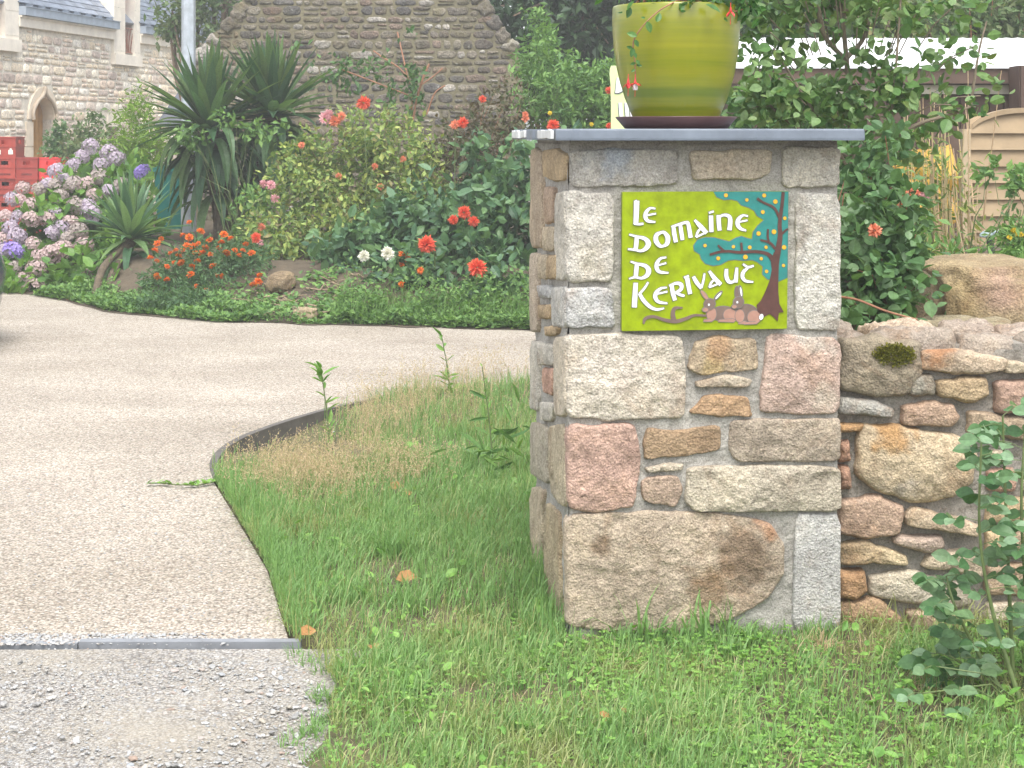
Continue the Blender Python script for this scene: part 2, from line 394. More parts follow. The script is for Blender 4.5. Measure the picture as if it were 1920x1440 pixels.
FINE_V.append((0, 1, -.13))
FINE_F = [np.array([(0, 2, 1), (0, 3, 2), (13, 14, 16), (14, 15, 16)]), np.array([(1 + 3 * i, 2 + 3 * i, 5 + 3 * i, 4 + 3 * i) for i in range(4)] + [(2 + 3 * i, 3 + 3 * i, 6 + 3 * i, 5 + 3 * i) for i in range(4)])]
def rdir(n):
    v = rng.normal(size=(n, 3)); return unit(v)
def crown_pts(lobes, n, clump, nclump, shell=0.45):
    vol = np.array([np.prod(l[1]) ** 0.75 * (l[2] if len(l) > 2 else 1) for l in lobes]); vol /= vol.sum()
    li = rng.choice(len(lobes), nclump, p=vol); C = np.array([l[0] for l in lobes], float)[li]; R = np.array([l[1] for l in lobes], float)[li]
    d = rdir(nclump); cc = C + d * R * (rng.random(nclump) ** shell)[:, None]
    k = rng.integers(0, nclump, n); off = rng.normal(size=(n, 3)) * clump * 0.6
    return cc, cc[k] + off, unit((cc[k] - C[k]) / R[k] + 0.25 * rng.normal(size=(n, 3)))
def crown(lobes, n, size, clump=0.12, nclump=None, oval=False, wid=1.0, up=0.5, droop=0.15, mb=None, mat=0, zmin=None, shell=0.45):
    mb = mb or MB(); nclump = nclump or max(8, n // 22)
    cc, p, o = crown_pts(lobes, n, clump, nclump, shell)
    if zmin is not None: p[:, 2] = np.maximum(p[:, 2], zmin + rng.random(n) * 0.05)
    d = unit(o * 0.6 + rng.normal(size=(n, 3)) * 0.6 - np.array([0, 0, droop]))
    nn = unit(np.array([0, 0, up]) + o * 0.35 + rng.normal(size=(n, 3)) * 0.45)
    s = size * np.clip(rng.normal(1, 0.28, n), 0.4, 1.8)
    tv_, tf_ = (FINE_V, FINE_F) if oval == 2 else ((OVAL_V, OVAL_F) if oval else (SIMP_V, SIMP_F)); mb.inst(tv_, tf_, p, d, nn, s, wid, mat)
    return mb, cc
def stems(base, ends, r0=0.012, r1=0.003, spread=0.15, bend=0.12, k=6):
    mb = MB(); base = np.asarray(base, float)
    for e in ends:
        b = base + np.append(rng.normal(size=2) * spread * 0.3, 0); e = np.asarray(e)
        m1 = b + (e - b) * 0.35 + np.array([0, 0, 0.12 * np.linalg.norm(e - b)]) + rng.normal(size=3) * bend * 0.3
        m2 = b + (e - b) * 0.7 + np.array([0, 0, 0.06 * np.linalg.norm(e - b)]) + rng.normal(size=3) * bend * 0.3
        mb.tube(np.array([b, m1, m2, e]), np.array([r0, r0 * 0.7, r0 * 0.45, r1]), k)
    return mb
def spline(pts, n=8):
    p = np.asarray(pts, float); p = np.vstack([2 * p[0] - p[1], p, 2 * p[-1] - p[-2]]); out = []
    for i in range(1, len(p) - 2):
        for t in np.arange(n) / n:
            a, b, c, d = p[i - 1], p[i], p[i + 1], p[i + 2]
            out.append(0.5 * (2 * b + (c - a) * t + (2 * a - 5 * b + 4 * c - d) * t * t + (3 * b - a - 3 * c + d) * t ** 3))
    out.append(p[-2]); return np.array(out)

# ================================================================== GROUND
LAWN_EDGE = [(-.667, 4.76), (-.84, 5.49), (-1.08, 6.25), (-1.28, 6.87), (-1.38, 7.32), (-1.37, 7.76), (-1.25, 8.18), (-1.04, 8.65), (-.84, 8.96), (-.5, 9.28), (.13, 9.68), (1, 9.9), (3.2, 10.0)]
LAWN = LAWN_EDGE + [(3.2, 2.2), (-.30, 2.2), (-.44, 3.78), (-.47, 4.0), (-.47, 4.29), (-.56, 4.55)]
def lawn_z(x, y):
    dip = 0.115 * np.exp(-(((x + 1.05) / .42) ** 2 + ((y - 8.0) / .75) ** 2))
    return 0.012 + 0.015 * vnoise(np.column_stack([np.ravel(x) * 3, np.ravel(y) * 3, np.zeros(np.size(x))]), 3).reshape(np.shape(x)) - dip
g = MB(); gx = np.linspace(-140, 140, 41)
X, Y = np.meshgrid(gx, gx + 250)
ii = np.arange(40)[:, None] * 41 + np.arange(40)[None]
g.add(np.column_stack([X.ravel(), Y.ravel() - 170, np.full(X.size, -0.25)]), np.stack([ii, ii + 1, ii + 42, ii + 41], -1).reshape(-1, 4))
tag(g.build('ground', M['soil']), kind='structure')
g = MB()
outl = [(-18, 4.735), (-.667, 4.735)] + LAWN_EDGE[0:] + [(16, 10.2), (16, 36), (-18, 36)]
g.prism(outl, lambda a, b, h: (a, b, h), -0.2, 0.0)
tag(g.build('driveway', M['driveway']), kind='structure')
g = MB(); xs = np.arange(-9, 0.6, .06); ys = np.arange(1.6, 4.72, .06)
X, Y = np.meshgrid(xs, ys); nx, ny = len(xs), len(ys)
Z = -0.012 + 0.010 * sstep(4.45, 4.68, Y.ravel()) + 0.008 * (1 - .6 * sstep(4.45, 4.68, Y.ravel())) * fbm(np.column_stack([X.ravel() * 2.2, Y.ravel() * 2.2, np.zeros(X.size)]), 4, 9)
ii = np.arange(ny - 1)[:, None] * nx + np.arange(nx - 1)[None]
g.add(np.column_stack([X.ravel(), Y.ravel(), Z]), np.stack([ii, ii + 1, ii + nx + 1, ii + nx], -1).reshape(-1, 4))
tag(g.build('gravel_lane', M['lane'], smooth=True), kind='structure')
# lawn sheet
g = MB(); xs = np.arange(-1.7, 3.3, .035); ys = np.arange(2.1, 10.1, .035); X, Y = np.meshgrid(xs, ys); nx, ny = len(xs), len(ys)
ins = inpoly(X, Y, LAWN); Z = np.where(ins, lawn_z(X, Y), -0.19)
Z = np.where((Y < 4.74) & (X < -.2), -.035 + .05 * sstep(-.62, -.32, X + .05 * vnoise(np.column_stack([X.ravel() * 7, Y.ravel() * 7, 0 * X.ravel()]), 17).reshape(X.shape)), Z)
Z = np.where((X > 1.15) & (Y > 5.1), -0.19, Z)
ii = np.arange(ny - 1)[:, None] * nx + np.arange(nx - 1)[None]
g.add(np.column_stack([X.ravel(), Y.ravel(), Z.ravel()]), np.stack([ii, ii + 1, ii + nx + 1, ii + nx], -1).reshape(-1, 4))
tag(g.build('lawn', M['lawn_soil'], smooth=True), kind='structure')
# thin even haze volume, added to lift the darks with a milky veil
g = MB(); g.box((-150, -68, -1.3), (150, 232, 18.0)); hz = g.build('haze', [bpy.data.materials.new('haze_air')]); tag(hz, kind='stuff')
hm = hz.data.materials[0]; hm.use_nodes = True; ht = hm.node_tree; ht.nodes.remove(ht.nodes['Principled BSDF'])
pv = ht.nodes.new('ShaderNodeVolumePrincipled'); pv.inputs['Color'].default_value = (.97, .98, .96, 1); pv.inputs['Density'].default_value = HAZE; pv.inputs['Anisotropy'].default_value = 0.2
ht.links.new(pv.outputs[0], ht.nodes['Material Output'].inputs['Volume'])
# dark kerb where the drive stands above the grass, and the slate strip across the entrance
g = MB(); kp = spline([(x, y, 0) for x, y in LAWN_EDGE[3:10]], 6)
t = unit(np.gradient(kp, axis=0)); nrm = np.column_stack([-t[:, 1], t[:, 0], np.zeros(len(t))])
inn = kp - nrm * 0.035
for i in range(len(kp) - 1):
    a, b, c, d = kp[i], kp[i + 1], inn[i + 1], inn[i]
    lo, hi = np.array([0, 0, -.24]), np.array([0, 0, .006])
    g.add([a + lo, b + lo, c + lo, d + lo, a + hi, b + hi, c + hi, d + hi], np.array([(4, 7, 6, 5), (3, 2, 6, 7), (0, 4, 5, 1)]))
tag(g.build('kerb', plain('dark_kerb', (0.10, 0.09, 0.08), 0.8, 0.25, 10, 0.4, 0.01)), kind='structure')
STRIP = plain('dusty_slate', (.21, .22, .235), .7, .2, 12, .3)
strip = thing('slate_edging', 'row of flush grey slate slabs across the mouth of the driveway', 'edging', (-2.3, 4.715, 0))
x = -0.62
while x > -4.6:
    w = random.uniform(0.5, 0.75); g = MB(); y = 4.70 - 0.022 * (x + 0.62) * 0
    hh = 0.008 if x > -1.1 else random.uniform(0.001, 0.004)
    g.box((x - w + .004, y - 0.005, -.15), (x, y + 0.026, hh)); g.build('slab', STRIP, strip); x -= w
# flower bed bank beyond the drive
EX = np.array([-9, -6.2, -4.88, -4.23, -3.42, -2.9, -2.4, -1.72, .163, 2.56, 6]); EY = np.array([17.5, 16.0, 15.25, 14.7, 13.5, 13.14, 12.84, 12.6, 12.23, 12.0, 11.8])
def bed_edge(x): return np.interp(x, EX, EY)
def bed_z(x, y):
    d = y - bed_edge(x)
    z = 0.006 + 0.33 * sstep(0, 1.5, d) + 0.12 * sstep(1.5, 5, d)
    z = z * sstep(-6.3, -5.2, x)
    return z + 0.03 * fbm(np.column_stack([np.ravel(x) * 2.5, np.ravel(y) * 2.5, np.zeros(np.size(x))]), 4, 4).reshape(np.shape(x)) * sstep(0.05, .6, d)
g = MB(); us = np.arange(-6.4, 4.0, .09); ds = np.concatenate([np.arange(-.05, 2, .07), np.arange(2, 9, .3)])
U, D = np.meshgrid(us, ds); Yb = bed_edge(U) + D + 0.05 * vnoise(np.column_stack([U.ravel() * 5, U.ravel() * 0, U.ravel() * 0]), 2).reshape(U.shape) * (D < .3)
Zb = bed_z(U, Yb); nx, ny = len(us), len(ds); ii = np.arange(ny - 1)[:, None] * nx + np.arange(nx - 1)[None]
g.add(np.column_stack([U.ravel(), Yb.ravel(), Zb.ravel()]), np.stack([ii, ii + 1, ii + nx + 1, ii + nx], -1).reshape(-1, 4))
tag(g.build('flower_bed_soil', M['soil'], smooth=True), kind='structure')
# raised garden behind the low wall
def gar_z(x, y): return -0.2 + (0.98 + 0.05 * np.sin(x * 3) + 0.03 * np.sin(y * 4.3)) * sstep(0.55, 1.2, x) * sstep(4.95, 5.25, y)
g = MB(); xs = np.arange(.5, 14, .12); ys = np.arange(4.9, 30, .15); X, Y = np.meshgrid(xs, ys); nx, ny = len(xs), len(ys)
ii = np.arange(ny - 1)[:, None] * nx + np.arange(nx - 1)[None]
g.add(np.column_stack([X.ravel(), Y.ravel(), gar_z(X, Y).ravel()]), np.stack([ii, ii + 1, ii + nx + 1, ii + nx], -1).reshape(-1, 4))
tag(g.build('raised_garden_soil', M['soil'], smooth=True), kind='structure')

# ================================================================== GATE PILLAR
TH = math.radians(5.2); u = (math.cos(TH), math.sin(TH)); CORN = ((1067 - HX) / F * 4.69, 4.69)
FR = Frame(CORN, u); LF = Frame(CORN, (math.sin(TH), -math.cos(TH)))
PW = FR.px(1571, 700)[0]; PD = 0.90; PTOP = 1.478
def rect_world(a, b): return FR.O + FR.u * a - FR.n * b
pc = rect_world(PW / 2, PD / 2)
pil = thing('gate_pillar', 'square granite rubble gate pillar with slate cap, standing at the grass verge', 'gate pillar', (pc[0], pc[1], 0))
g = MB(); g.obox(rect_world(0.003, -0.002) - np.array([0, 0, .2]), FR.u * (PW - 0.006), -FR.n * (PD - 0.002), (0, 0, PTOP + 0.2))
def mortar_face(mb, fr, w, z0, z1, off, amp, st=.011):
    a, z = np.meshgrid(np.arange(0, w + st * .5, st), np.arange(z0, z1, st)); ny, nx = a.shape; p = fr.arr(a.ravel(), z.ravel(), np.zeros(a.size))
    h = off + amp * fbm(p * 11, 4, 61) + amp * .6 * fbm(p * 45, 3, 67); ii = np.arange(ny - 1)[:, None] * nx + np.arange(nx - 1)[None]
    mb.add(fr.arr(a.ravel(), z.ravel(), h), np.stack([ii, ii + 1, ii + nx + 1, ii + nx], -1).reshape(-1, 4))
mortar_face(g, FR, PW, -.15, PTOP, .004, .005); lfm = Frame(rect_world(0, PD)[:2], (math.sin(TH), -math.cos(TH))); mortar_face(g, lfm, PD, -.15, PTOP, .002, .005)
g.build('mortar_core', M['mortar'], pil)
CRM, LGT, TAN, ORG, PNK, GRY, BRN, BGE = (.52, .46, .37), (.50, .47, .41), (.42, .32, .2), (.45, .28, .14), (.46, .29, .22), (.42, .42, .41), (.34, .26, .18), (.44, .37, .27)
front = [
 ([(1072, 283), (1170, 281), (1268, 280), (1272, 345), (1170, 349), (1074, 350)], (.38, .36, .32)),
 ([(1295, 284), (1370, 282), (1445, 282), (1441, 325), (1405, 338), (1350, 333), (1300, 338)], BGE),
 ([(1468, 274), (1574, 276), (1575, 350), (1466, 352)], (.44, .41, .34)),
 ([(1066, 360), (1150, 362), (1150, 524), (1068, 526)], LGT),
 ([(1066, 537), (1148, 540), (1150, 612), (1066, 614)], GRY),
 ([(1490, 364), (1571, 362), (1569, 618), (1488, 618)], (.52, .50, .44)),
 ([(1066, 630), (1160, 626), (1278, 628), (1285, 700), (1280, 782), (1160, 785), (1068, 782)], CRM),
 ([(1300, 640), (1340, 632), (1412, 634), (1420, 690), (1375, 698), (1310, 700), (1289, 690)], TAN),
 ([(1303, 714), (1360, 704), (1405, 711), (1400, 724), (1303, 724)], BGE),
 ([(1294, 772), (1318, 742), (1345, 738), (1400, 742), (1408, 780), (1350, 776)], ORG),
 ([(1437, 628), (1570, 632), (1571, 772), (1425, 774), (1430, 700)], (.48, .34, .27)),
 ([(1062, 795), (1188, 796), (1202, 850), (1190, 915), (1185, 950), (1120, 956), (1066, 953)], PNK),
 ([(1217, 802), (1260, 806), (1345, 796), (1350, 842), (1300, 852), (1212, 858), (1208, 830)], (.36, .24, .13)),
 ([(1368, 788), (1460, 784), (1565, 784), (1571, 800), (1571, 862), (1480, 862), (1385, 864), (1365, 840)], (.37, .30, .22)),
 ([(1210, 876), (1250, 868), (1281, 869), (1278, 880), (1215, 884)], BGE),
 ([(1200, 902), (1215, 893), (1268, 893), (1277, 915), (1265, 948), (1235, 943), (1205, 938)], (.38, .27, .19)),
 ([(1290, 874), (1430, 872), (1569, 874), (1571, 955), (1430, 957), (1300, 955), (1283, 940)], (.45, .39, .29)),
 ([(1054, 962), (1250, 958), (1380, 966), (1440, 980), (1467, 1020), (1468, 1075), (1430, 1125), (1365, 1158), (1290, 1182), (1180, 1184), (1070, 1172), (1056, 1080)], (.41, .325, .23)),
 ([(1490, 962), (1568, 964), (1567, 1182), (1484, 1178)], (.44, .43, .41)),
 ([(1470, 1190), (1568, 1188), (1568, 1240), (1470, 1240)], (.36, .34, .29)),
 ([(1060, 1190), (1160, 1192), (1165, 1240), (1060, 1240)], BRN), ([(1175, 1194), (1400, 1192), (1455, 1200), (1455, 1240), (1175, 1240)], BRN)]
g = MB()
for i, (pl, c) in enumerate(front):
    st = ()
    if i == 17:
        s1 = FR.px(1385, 1040); s2 = FR.px(1118, 1022); s3 = FR.px(1330, 1100); s4 = FR.px(1440, 990)
        st = ((*s1, .12, (.155, .10, .06), .72), (*s2, .042, (.18, .125, .08), .8), (*s3, .10, (.2, .13, .075), .6), (*s4, .05, (.42, .22, .12), .6))
    if i == 0: s1 = FR.px(1160, 290); s2 = FR.px(1100, 300); st = ((*s1, .07, (.33, .37, .42), .8), (*s2, .04, (.42, .42, .40), .7))
    if i == 10: s1 = FR.px(1520, 640); s2 = FR.px(1540, 740); st = ((*s1, .07, (.52, .48, .42), .8), (*s2, .06, (.5, .44, .36), .7))
    if i == 7: s1 = FR.px(1330, 690); s2 = FR.px(1350, 650); st = ((*s1, .05, (.55, .42, .2), .6), (*s2, .05, (.42, .24, .12), .6))
    if i == 6: s1 = FR.px(1150, 690); st = ((*s1, .12, (.55, .5, .44), .6),)
    if i == 3: s1 = FR.px(1100, 480); st = ((*s1, .07, (.40, .36, .28), .5),)
    big = i in (6, 11, 17, 3, 10, 16)
    smooth_ = i in (18,)
    pw = np.array([FR.px(*q) for q in pl]); pw = pw + unit(pw - pw.mean(0)) * .004
    if i in (3, 4, 6, 11, 17): pw[pw[:, 0] < .012, 0] = -.012
    if i in (2, 5, 10, 13, 16, 18, 19): pw[pw[:, 0] > PW - .015, 0] = PW + .006
    c = np.array(c) * .8 + np.mean(c) * .2
    stone(g, pw, FR, h=0.015 + 0.008 * random.random(), bulge=0.008 if big else 0.003, col=c, step=0.0055,
          rough=0.001 if smooth_ else (0.007 if big else 0.006), re=0.006, stains=st, jit=0.001 if smooth_ else 0.006, ch=1 if i in (18, 5, 3) else 2)
left = [([(1001, 280), (1020, 280), (1024, 350), (1024, 462), (1002, 465)], (.42, .34, .25)), ([(1026, 282), (1050, 278), (1066, 290), (1066, 338), (1045, 338), (1026, 330)], TAN),
 ([(1028, 350), (1045, 352), (1047, 415), (1028, 420)], (.4, .3, .22)), ([(1027, 425), (1046, 425), (1046, 470), (1026, 470)], BGE), ([(1001, 475), (1016, 475), (1014, 620), (1001, 622)], (.44, .37, .29)),
 ([(1018, 478), (1034, 478), (1030, 525), (1017, 522)], BGE), ([(1036, 480), (1052, 478), (1052, 522), (1033, 524)], TAN), ([(1014, 535), (1038, 535), (1039, 560), (1018, 558)], GRY),
 ([(1016, 572), (1040, 570), (1039, 598), (1018, 596)], TAN), ([(1028, 612), (1054, 612), (1052, 628), (1030, 630)], TAN), ([(1001, 640), (1018, 642), (1016, 770), (1001, 766)], LGT),
 ([(1020, 642), (1043, 645), (1043, 685), (1022, 684)], LGT), ([(1022, 690), (1044, 690), (1042, 742), (1026, 735)], PNK), ([(1020, 753), (1050, 757), (1040, 790), (1022, 788)], LGT),
 ([(1001, 790), (1030, 797), (1034, 830), (1033, 908), (1001, 888)], (.38, .34, .27)), ([(1001, 912), (1026, 918), (1024, 960), (1018, 1170), (1001, 1166)], BGE),
 ([(1048, 362), (1068, 360), (1070, 526), (1049, 524)], LGT), ([(1042, 539), (1068, 537), (1068, 614), (1043, 612)], (.47, .46, .43)), ([(1046, 632), (1068, 630), (1070, 782), (1047, 780)], CRM),
 ([(1036, 800), (1064, 795), (1067, 953), (1040, 925)], (.42, .36, .26)), ([(1028, 940), (1056, 962), (1058, 1175), (1030, 1172)], (.40, .33, .22))]
for i, (pl, c) in enumerate(left):
    pw = np.array([LF.px(*q) for q in pl]); pw = pw + unit(pw - pw.mean(0)) * .004
    if i >= len(left) - 5: pw[pw[:, 0] > -.03, 0] = .012
    stone(g, pw, LF, h=0.014, bulge=0.004 if i >= len(left) - 5 else .008, col=c, step=0.008, rough=0.005, re=0.006, jit=0.004)
RF = Frame(rect_world(PW, 0)[:2], -FR.n[:2]); BF = Frame(rect_world(PW, PD)[:2], -FR.u[:2])
for fr, wd in ((RF, PD), (BF, PW)):
    for q in courses(0, wd, 0, 1.45, .14, .26, lambda a, b, c, d: a > -.02 and b < wd + .02 and d < 1.47):
        stone(g, q, fr, h=0.016, bulge=0.006, col=pick([CRM, LGT, TAN, PNK, GRY, BRN]), step=0.022, rough=0.004, re=0.02)
g.build('stonework', M['granite'], pil, smooth=True)
# slate cap
cap = [P(1043, 250, 4.60), P(1619, 250, 4.655), P(1619, 250, 4.655) + np.array([-.07, .98, 0]), P(965, 250, 5.60)]
def capz(a, b, h): return (a, b, h)
g = MB(); ol = []
CP = [q[:2] for q in cap]
for i in range(4):
    a, b = CP[i], CP[(i + 1) % 4]; nseg = 40 if i in (0, 3) else 20
    for k in range(nseg):
        q = a + (b - a) * k / nseg; nn_ = unit(np.array([(b - a)[1], -(b - a)[0]])); jj = 0.004 if i != 3 else 0.008
        ol.append(q + nn_ * jj * (vnoise(np.array([[q[0] * 30, q[1] * 30, i]]), 8)[0]))
ol = np.array(ol); n = len(ol); ccen = ol.mean(0)
rings = [(1.0, 1.4795), (1.002, 1.486), (1.0, 1.5085), (0.996, 1.513), (0.5, 1.514)]
V = np.vstack([np.column_stack([ccen + (ol - ccen) * s_, np.full(n, z_)]) for s_, z_ in rings] + [[(*ccen, 1.514)], [(*ccen, 1.4795)]])
fq = []
for r in range(len(rings) - 1):
    for k in range(n): fq.append((r * n + k, r * n + (k + 1) % n, (r + 1) * n + (k + 1) % n, (r + 1) * n + k))
ft = [((len(rings) - 1) * n + k, (len(rings) - 1) * n + (k + 1) % n, len(rings) * n) for k in range(n)] + [((k + 1) % n, k, len(rings) * n + 1) for k in range(n)]
g.add(V, [np.array(fq), np.array(ft)])
capo = g.build('slate_cap', M['slate'], pil)
# pale flaked chips along the left edge of the slab (broken slate)
g = MB()
for (a0, a1, z0, z1) in ((.015, .19, 1.482, 1.510), (.26, .36, 1.484, 1.511), (.68, .97, 1.4835, 1.5115)):
    A = np.append(cap[3][:2], 0); B = np.append(cap[0][:2], 0); nn_ = unit(np.array([(B - A)[1], -(B - A)[0], 0]))
    if nn_[0] > 0: nn_ = -nn_
    q = []
    for t_ in np.linspace(0, 1, 12):
        q.append((a0 + (a1 - a0) * t_, z0 + .004 * random.random()))
    for t_ in np.linspace(1, 0, 12):
        q.append((a0 + (a1 - a0) * t_, z1 - .005 * random.random()))
    g.prism(q, lambda a, b, h: A + (B - A) * a + np.array([0, 0, b]) + nn_ * h, 0.002, 0.012)
g.build('flaked_edge', M['slate_flake'], capo)

# ================================================================== SIGN
SC = 1.0 / (4.8 * 640.0)
sw0, sz0 = FR.px(1140 + 115 / 4.8, 340 + 93 / 4.8)
def SP(x, y, h): return FR(sw0 + (x - 115) * SC, sz0 - (y - 93) * SC, h)
sgc = SP(870, 1340, 0.02)
sign = thing('enamel_sign', 'lime green painted lava tile lettered LE DOMAINE DE KERIVAUT, set in the pillar', 'sign', tuple(sgc))
GREEN = plain('lime_glaze', (0.235, 0.31, 0.0), 0.4, 0.25, 24, 0.15, 0.003, spec=0.3)
PAN = MB(); PAN.prism([(115, 96), (120, 93), (1634, 90), (1638, 95), (1621, 1332), (1616, 1336), (114, 1341), (110, 1336)], SP, 0.006, 0.030)
PAN.build('panel', GREEN, sign)
lw, lo_ = plain('white_glaze', (0.80, 0.82, 0.84), 0.3, 0.03, 30), plain('outline_glaze', (0.16, 0.15, 0.14), 0.4, 0.1, 30)
teal, brown = plain('teal_glaze', (0.02, 0.20, 0.18), 0.3, 0.18, 30), plain('brown_glaze', (0.085, 0.035, 0.028), 0.35, 0.2, 40)
pinkg, greyb, yel = plain('fawn_glaze', (0.36, 0.2, 0.15), 0.35, 0.12, 40), plain('taupe_glaze', (0.16, 0.11, 0.09), 0.35, 0.15, 40), plain('yellow_glaze', (0.62, 0.38, 0.02), 0.3, 0.1, 60)
lay = [0]
def ribbon(mb, pts, h0, h1, mat=0, grow=0.0, sp=6):
    q = spline([(a, b, c) for a, b, c in pts], sp); t = unit(np.gradient(q[:, :2], axis=0)); nn_ = np.column_stack([-t[:, 1], t[:, 0]])
    w = (q[:, 2] + grow)[:, None]; c = q[:, :2].copy()
    if grow: c[0] -= t[0] * grow; c[-1] += t[-1] * grow
    L, R = c + nn_ * w, c - nn_ * w; k = len(q)
    lay[0] += 1; h1 = h1 + (lay[0] % 60) * 0.00003
    V = [SP(a, b, h0) for a, b in L] + [SP(a, b, h0) for a, b in R] + [SP(a, b, h1) for a, b in L] + [SP(a, b, h1) for a, b in R]
    f = []
    for i in range(k - 1):
        f += [(2 * k + i, 2 * k + i + 1, 3 * k + i + 1, 3 * k + i), (i, i + 1, 2 * k + i + 1, 2 * k + i), (k + i + 1, k + i, 3 * k + i, 3 * k + i + 1)]
    f += [(0, 2 * k, 3 * k, k), (k - 1, 2 * k - 1, 4 * k - 1, 3 * k - 1)]
    mb.add(V, f, mat)
LET = [
 [(243, 172, 23), (240, 280, 22), (235, 383, 20)], [(222, 378, 9), (262, 383, 9), (303, 378, 9)], [(246, 172, 10), (225, 182, 7)],
 [(412, 243, 7), (365, 240, 9), (330, 275, 15), (322, 315, 17), (345, 352, 14), (412, 364, 6)], [(325, 305, 7), (418, 288, 7)],
 [(178, 475, 7), (245, 494, 10), (315, 512, 16), (348, 550, 22), (335, 592, 19), (285, 622, 11), (225, 612, 9), (165, 606, 7)], [(243, 495, 17), (240, 560, 18), (232, 612, 17)],
 [(470, 455, 10), (425, 480, 17), (418, 530, 20), (450, 575, 16), (485, 580, 10), (520, 555, 18), (525, 500, 20), (495, 460, 14), (468, 455, 10)],
 [(560, 408, 8), (630, 385, 10), (690, 370, 12), (712, 385, 16), (735, 505, 18)], [(578, 410, 16), (585, 470, 18), (600, 545, 17)], [(640, 390, 15), (648, 450, 17), (660, 525, 16)],
 [(772, 348, 10), (820, 400, 18), (880, 465, 18)], [(862, 425, 8), (825, 428, 8), (800, 455, 9), (785, 500, 9)], [(785, 502, 8), (830, 480, 7), (868, 462, 7)],
 [(920, 308, 18), (922, 380, 18), (925, 455, 17)], [(902, 284, 8), (945, 270, 8)],
 [(990, 305, 18), (992, 370, 18), (1000, 442, 17)], [(985, 335, 8), (1030, 305, 10), (1080, 312, 15), (1098, 350, 18), (1090, 440, 19)],
 [(1260, 315, 7), (1215, 308, 9), (1175, 340, 16), (1165, 385, 18), (1190, 425, 14), (1243, 445, 7)], [(1165, 370, 7), (1255, 352, 7)],
 [(190, 718, 7), (250, 738, 10), (322, 757, 16), (352, 795, 21), (338, 840, 18), (288, 867, 11), (230, 858, 9), (175, 872, 6)], [(245, 740, 17), (240, 800, 18), (234, 860, 17)],
 [(512, 682, 6), (460, 693, 10), (428, 735, 16), (426, 780, 17), (455, 812, 13), (532, 822, 6)], [(428, 755, 7), (512, 733, 7)],
 [(235, 910, 18), (228, 1020, 21), (222, 1128, 21)], [(347, 905, 7), (320, 950, 9), (268, 1010, 10)], [(268, 1005, 14), (310, 1072, 16), (370, 1128, 14), (430, 1150, 10), (492, 1140, 6)],
 [(517, 952, 6), (462, 962, 10), (420, 1000, 16), (414, 1045, 17), (445, 1082, 13), (522, 1096, 6)], [(418, 1012, 7), (522, 990, 7)],
 [(560, 925, 16), (572, 1000, 18), (592, 1068, 17)], [(540, 938, 8), (605, 915, 12), (648, 930, 17), (645, 972, 14), (592, 1004, 9)], [(600, 1000, 10), (640, 1020, 12), (678, 1030, 9)],
 [(702, 868, 18), (715, 940, 18), (730, 1012, 17)], [(674, 866, 8), (718, 850, 8)],
 [(760, 858, 14), (790, 910, 17), (832, 962, 14)], [(862, 830, 7), (850, 900, 9), (832, 960, 9)],
 [(905, 808, 11), (950, 870, 18), (1010, 930, 17)], [(985, 890, 8), (945, 892, 8), (922, 915, 9), (905, 955, 8)], [(905, 955, 7), (950, 938, 7), (990, 922, 7)],
 [(1062, 792, 14), (1062, 860, 17), (1085, 905, 15), (1125, 905, 10), (1150, 870, 9)], [(1158, 780, 10), (1152, 850, 16), (1148, 912, 15)],
 [(1215, 748, 8), (1260, 775, 10), (1312, 764, 7)], [(1258, 782, 9), (1218, 820, 15), (1210, 865, 16), (1240, 900, 12), (1308, 910, 6)]]
g1, g2 = MB(), MB()
for L in LET: ribbon(g1, L, 0.029, 0.0303, 0, 6.0)
for L in LET: ribbon(g2, L, 0.029, 0.0328)
g1.build('letter_outline', lo_, sign); g2.build('lettering', lw, sign)
FOL = [(945, 93), (975, 140), (1040, 165), (1110, 160), (1165, 175), (1200, 215), (1270, 235), (1320, 265), (1345, 310), (1410, 350), (1350, 405), (1310, 460), (1300, 525), (1250, 515), (1200, 497), (1150, 512), (1090, 545), (1030, 530), (950, 508), (870, 505), (800, 525), (762, 580), (770, 625), (820, 655), (835, 700), (870, 740), (940, 760), (1010, 750), (1080, 712), (1140, 705), (1220, 715), (1300, 708), (1350, 730), (1400, 770), (1395, 840), (1440, 885), (1545, 905), (1624, 872), (1634, 93)]
def grown(poly, k):
    p = np.array(poly, float); n = len(p); A = np.sum(p[:, 0] * np.roll(p[:, 1], -1) - np.roll(p[:, 0], -1) * p[:, 1])
    t = unit(np.roll(p, -1, 0) - np.roll(p, 1, 0)); o = np.column_stack([t[:, 1], -t[:, 0]]) * (1 if A > 0 else -1)
    q = p + o * k; q[:, 0] = np.minimum(q[:, 0], 1636); q[:, 1] = np.maximum(q[:, 1], 92); return [tuple(a) for a in q]
tree = MB(); tree.prism(grown(FOL, 6), SP, 0.029, 0.0306, 1); tree.prism(FOL, SP, 0.029, 0.0312)
trp = tree.build('painted_foliage', [teal, lo_], sign)
tr = MB()
tr.prism([(1500, 640), (1470, 720), (1480, 800), (1460, 900), (1420, 1000), (1380, 1080), (1340, 1120), (1350, 1180), (1400, 1230), (1460, 1200), (1500, 1230), (1535, 1268), (1545, 1190), (1590, 1185), (1550, 1110), (1540, 1000), (1540, 880), (1545, 750), (1560, 650)], SP, 0.029, 0.0325)
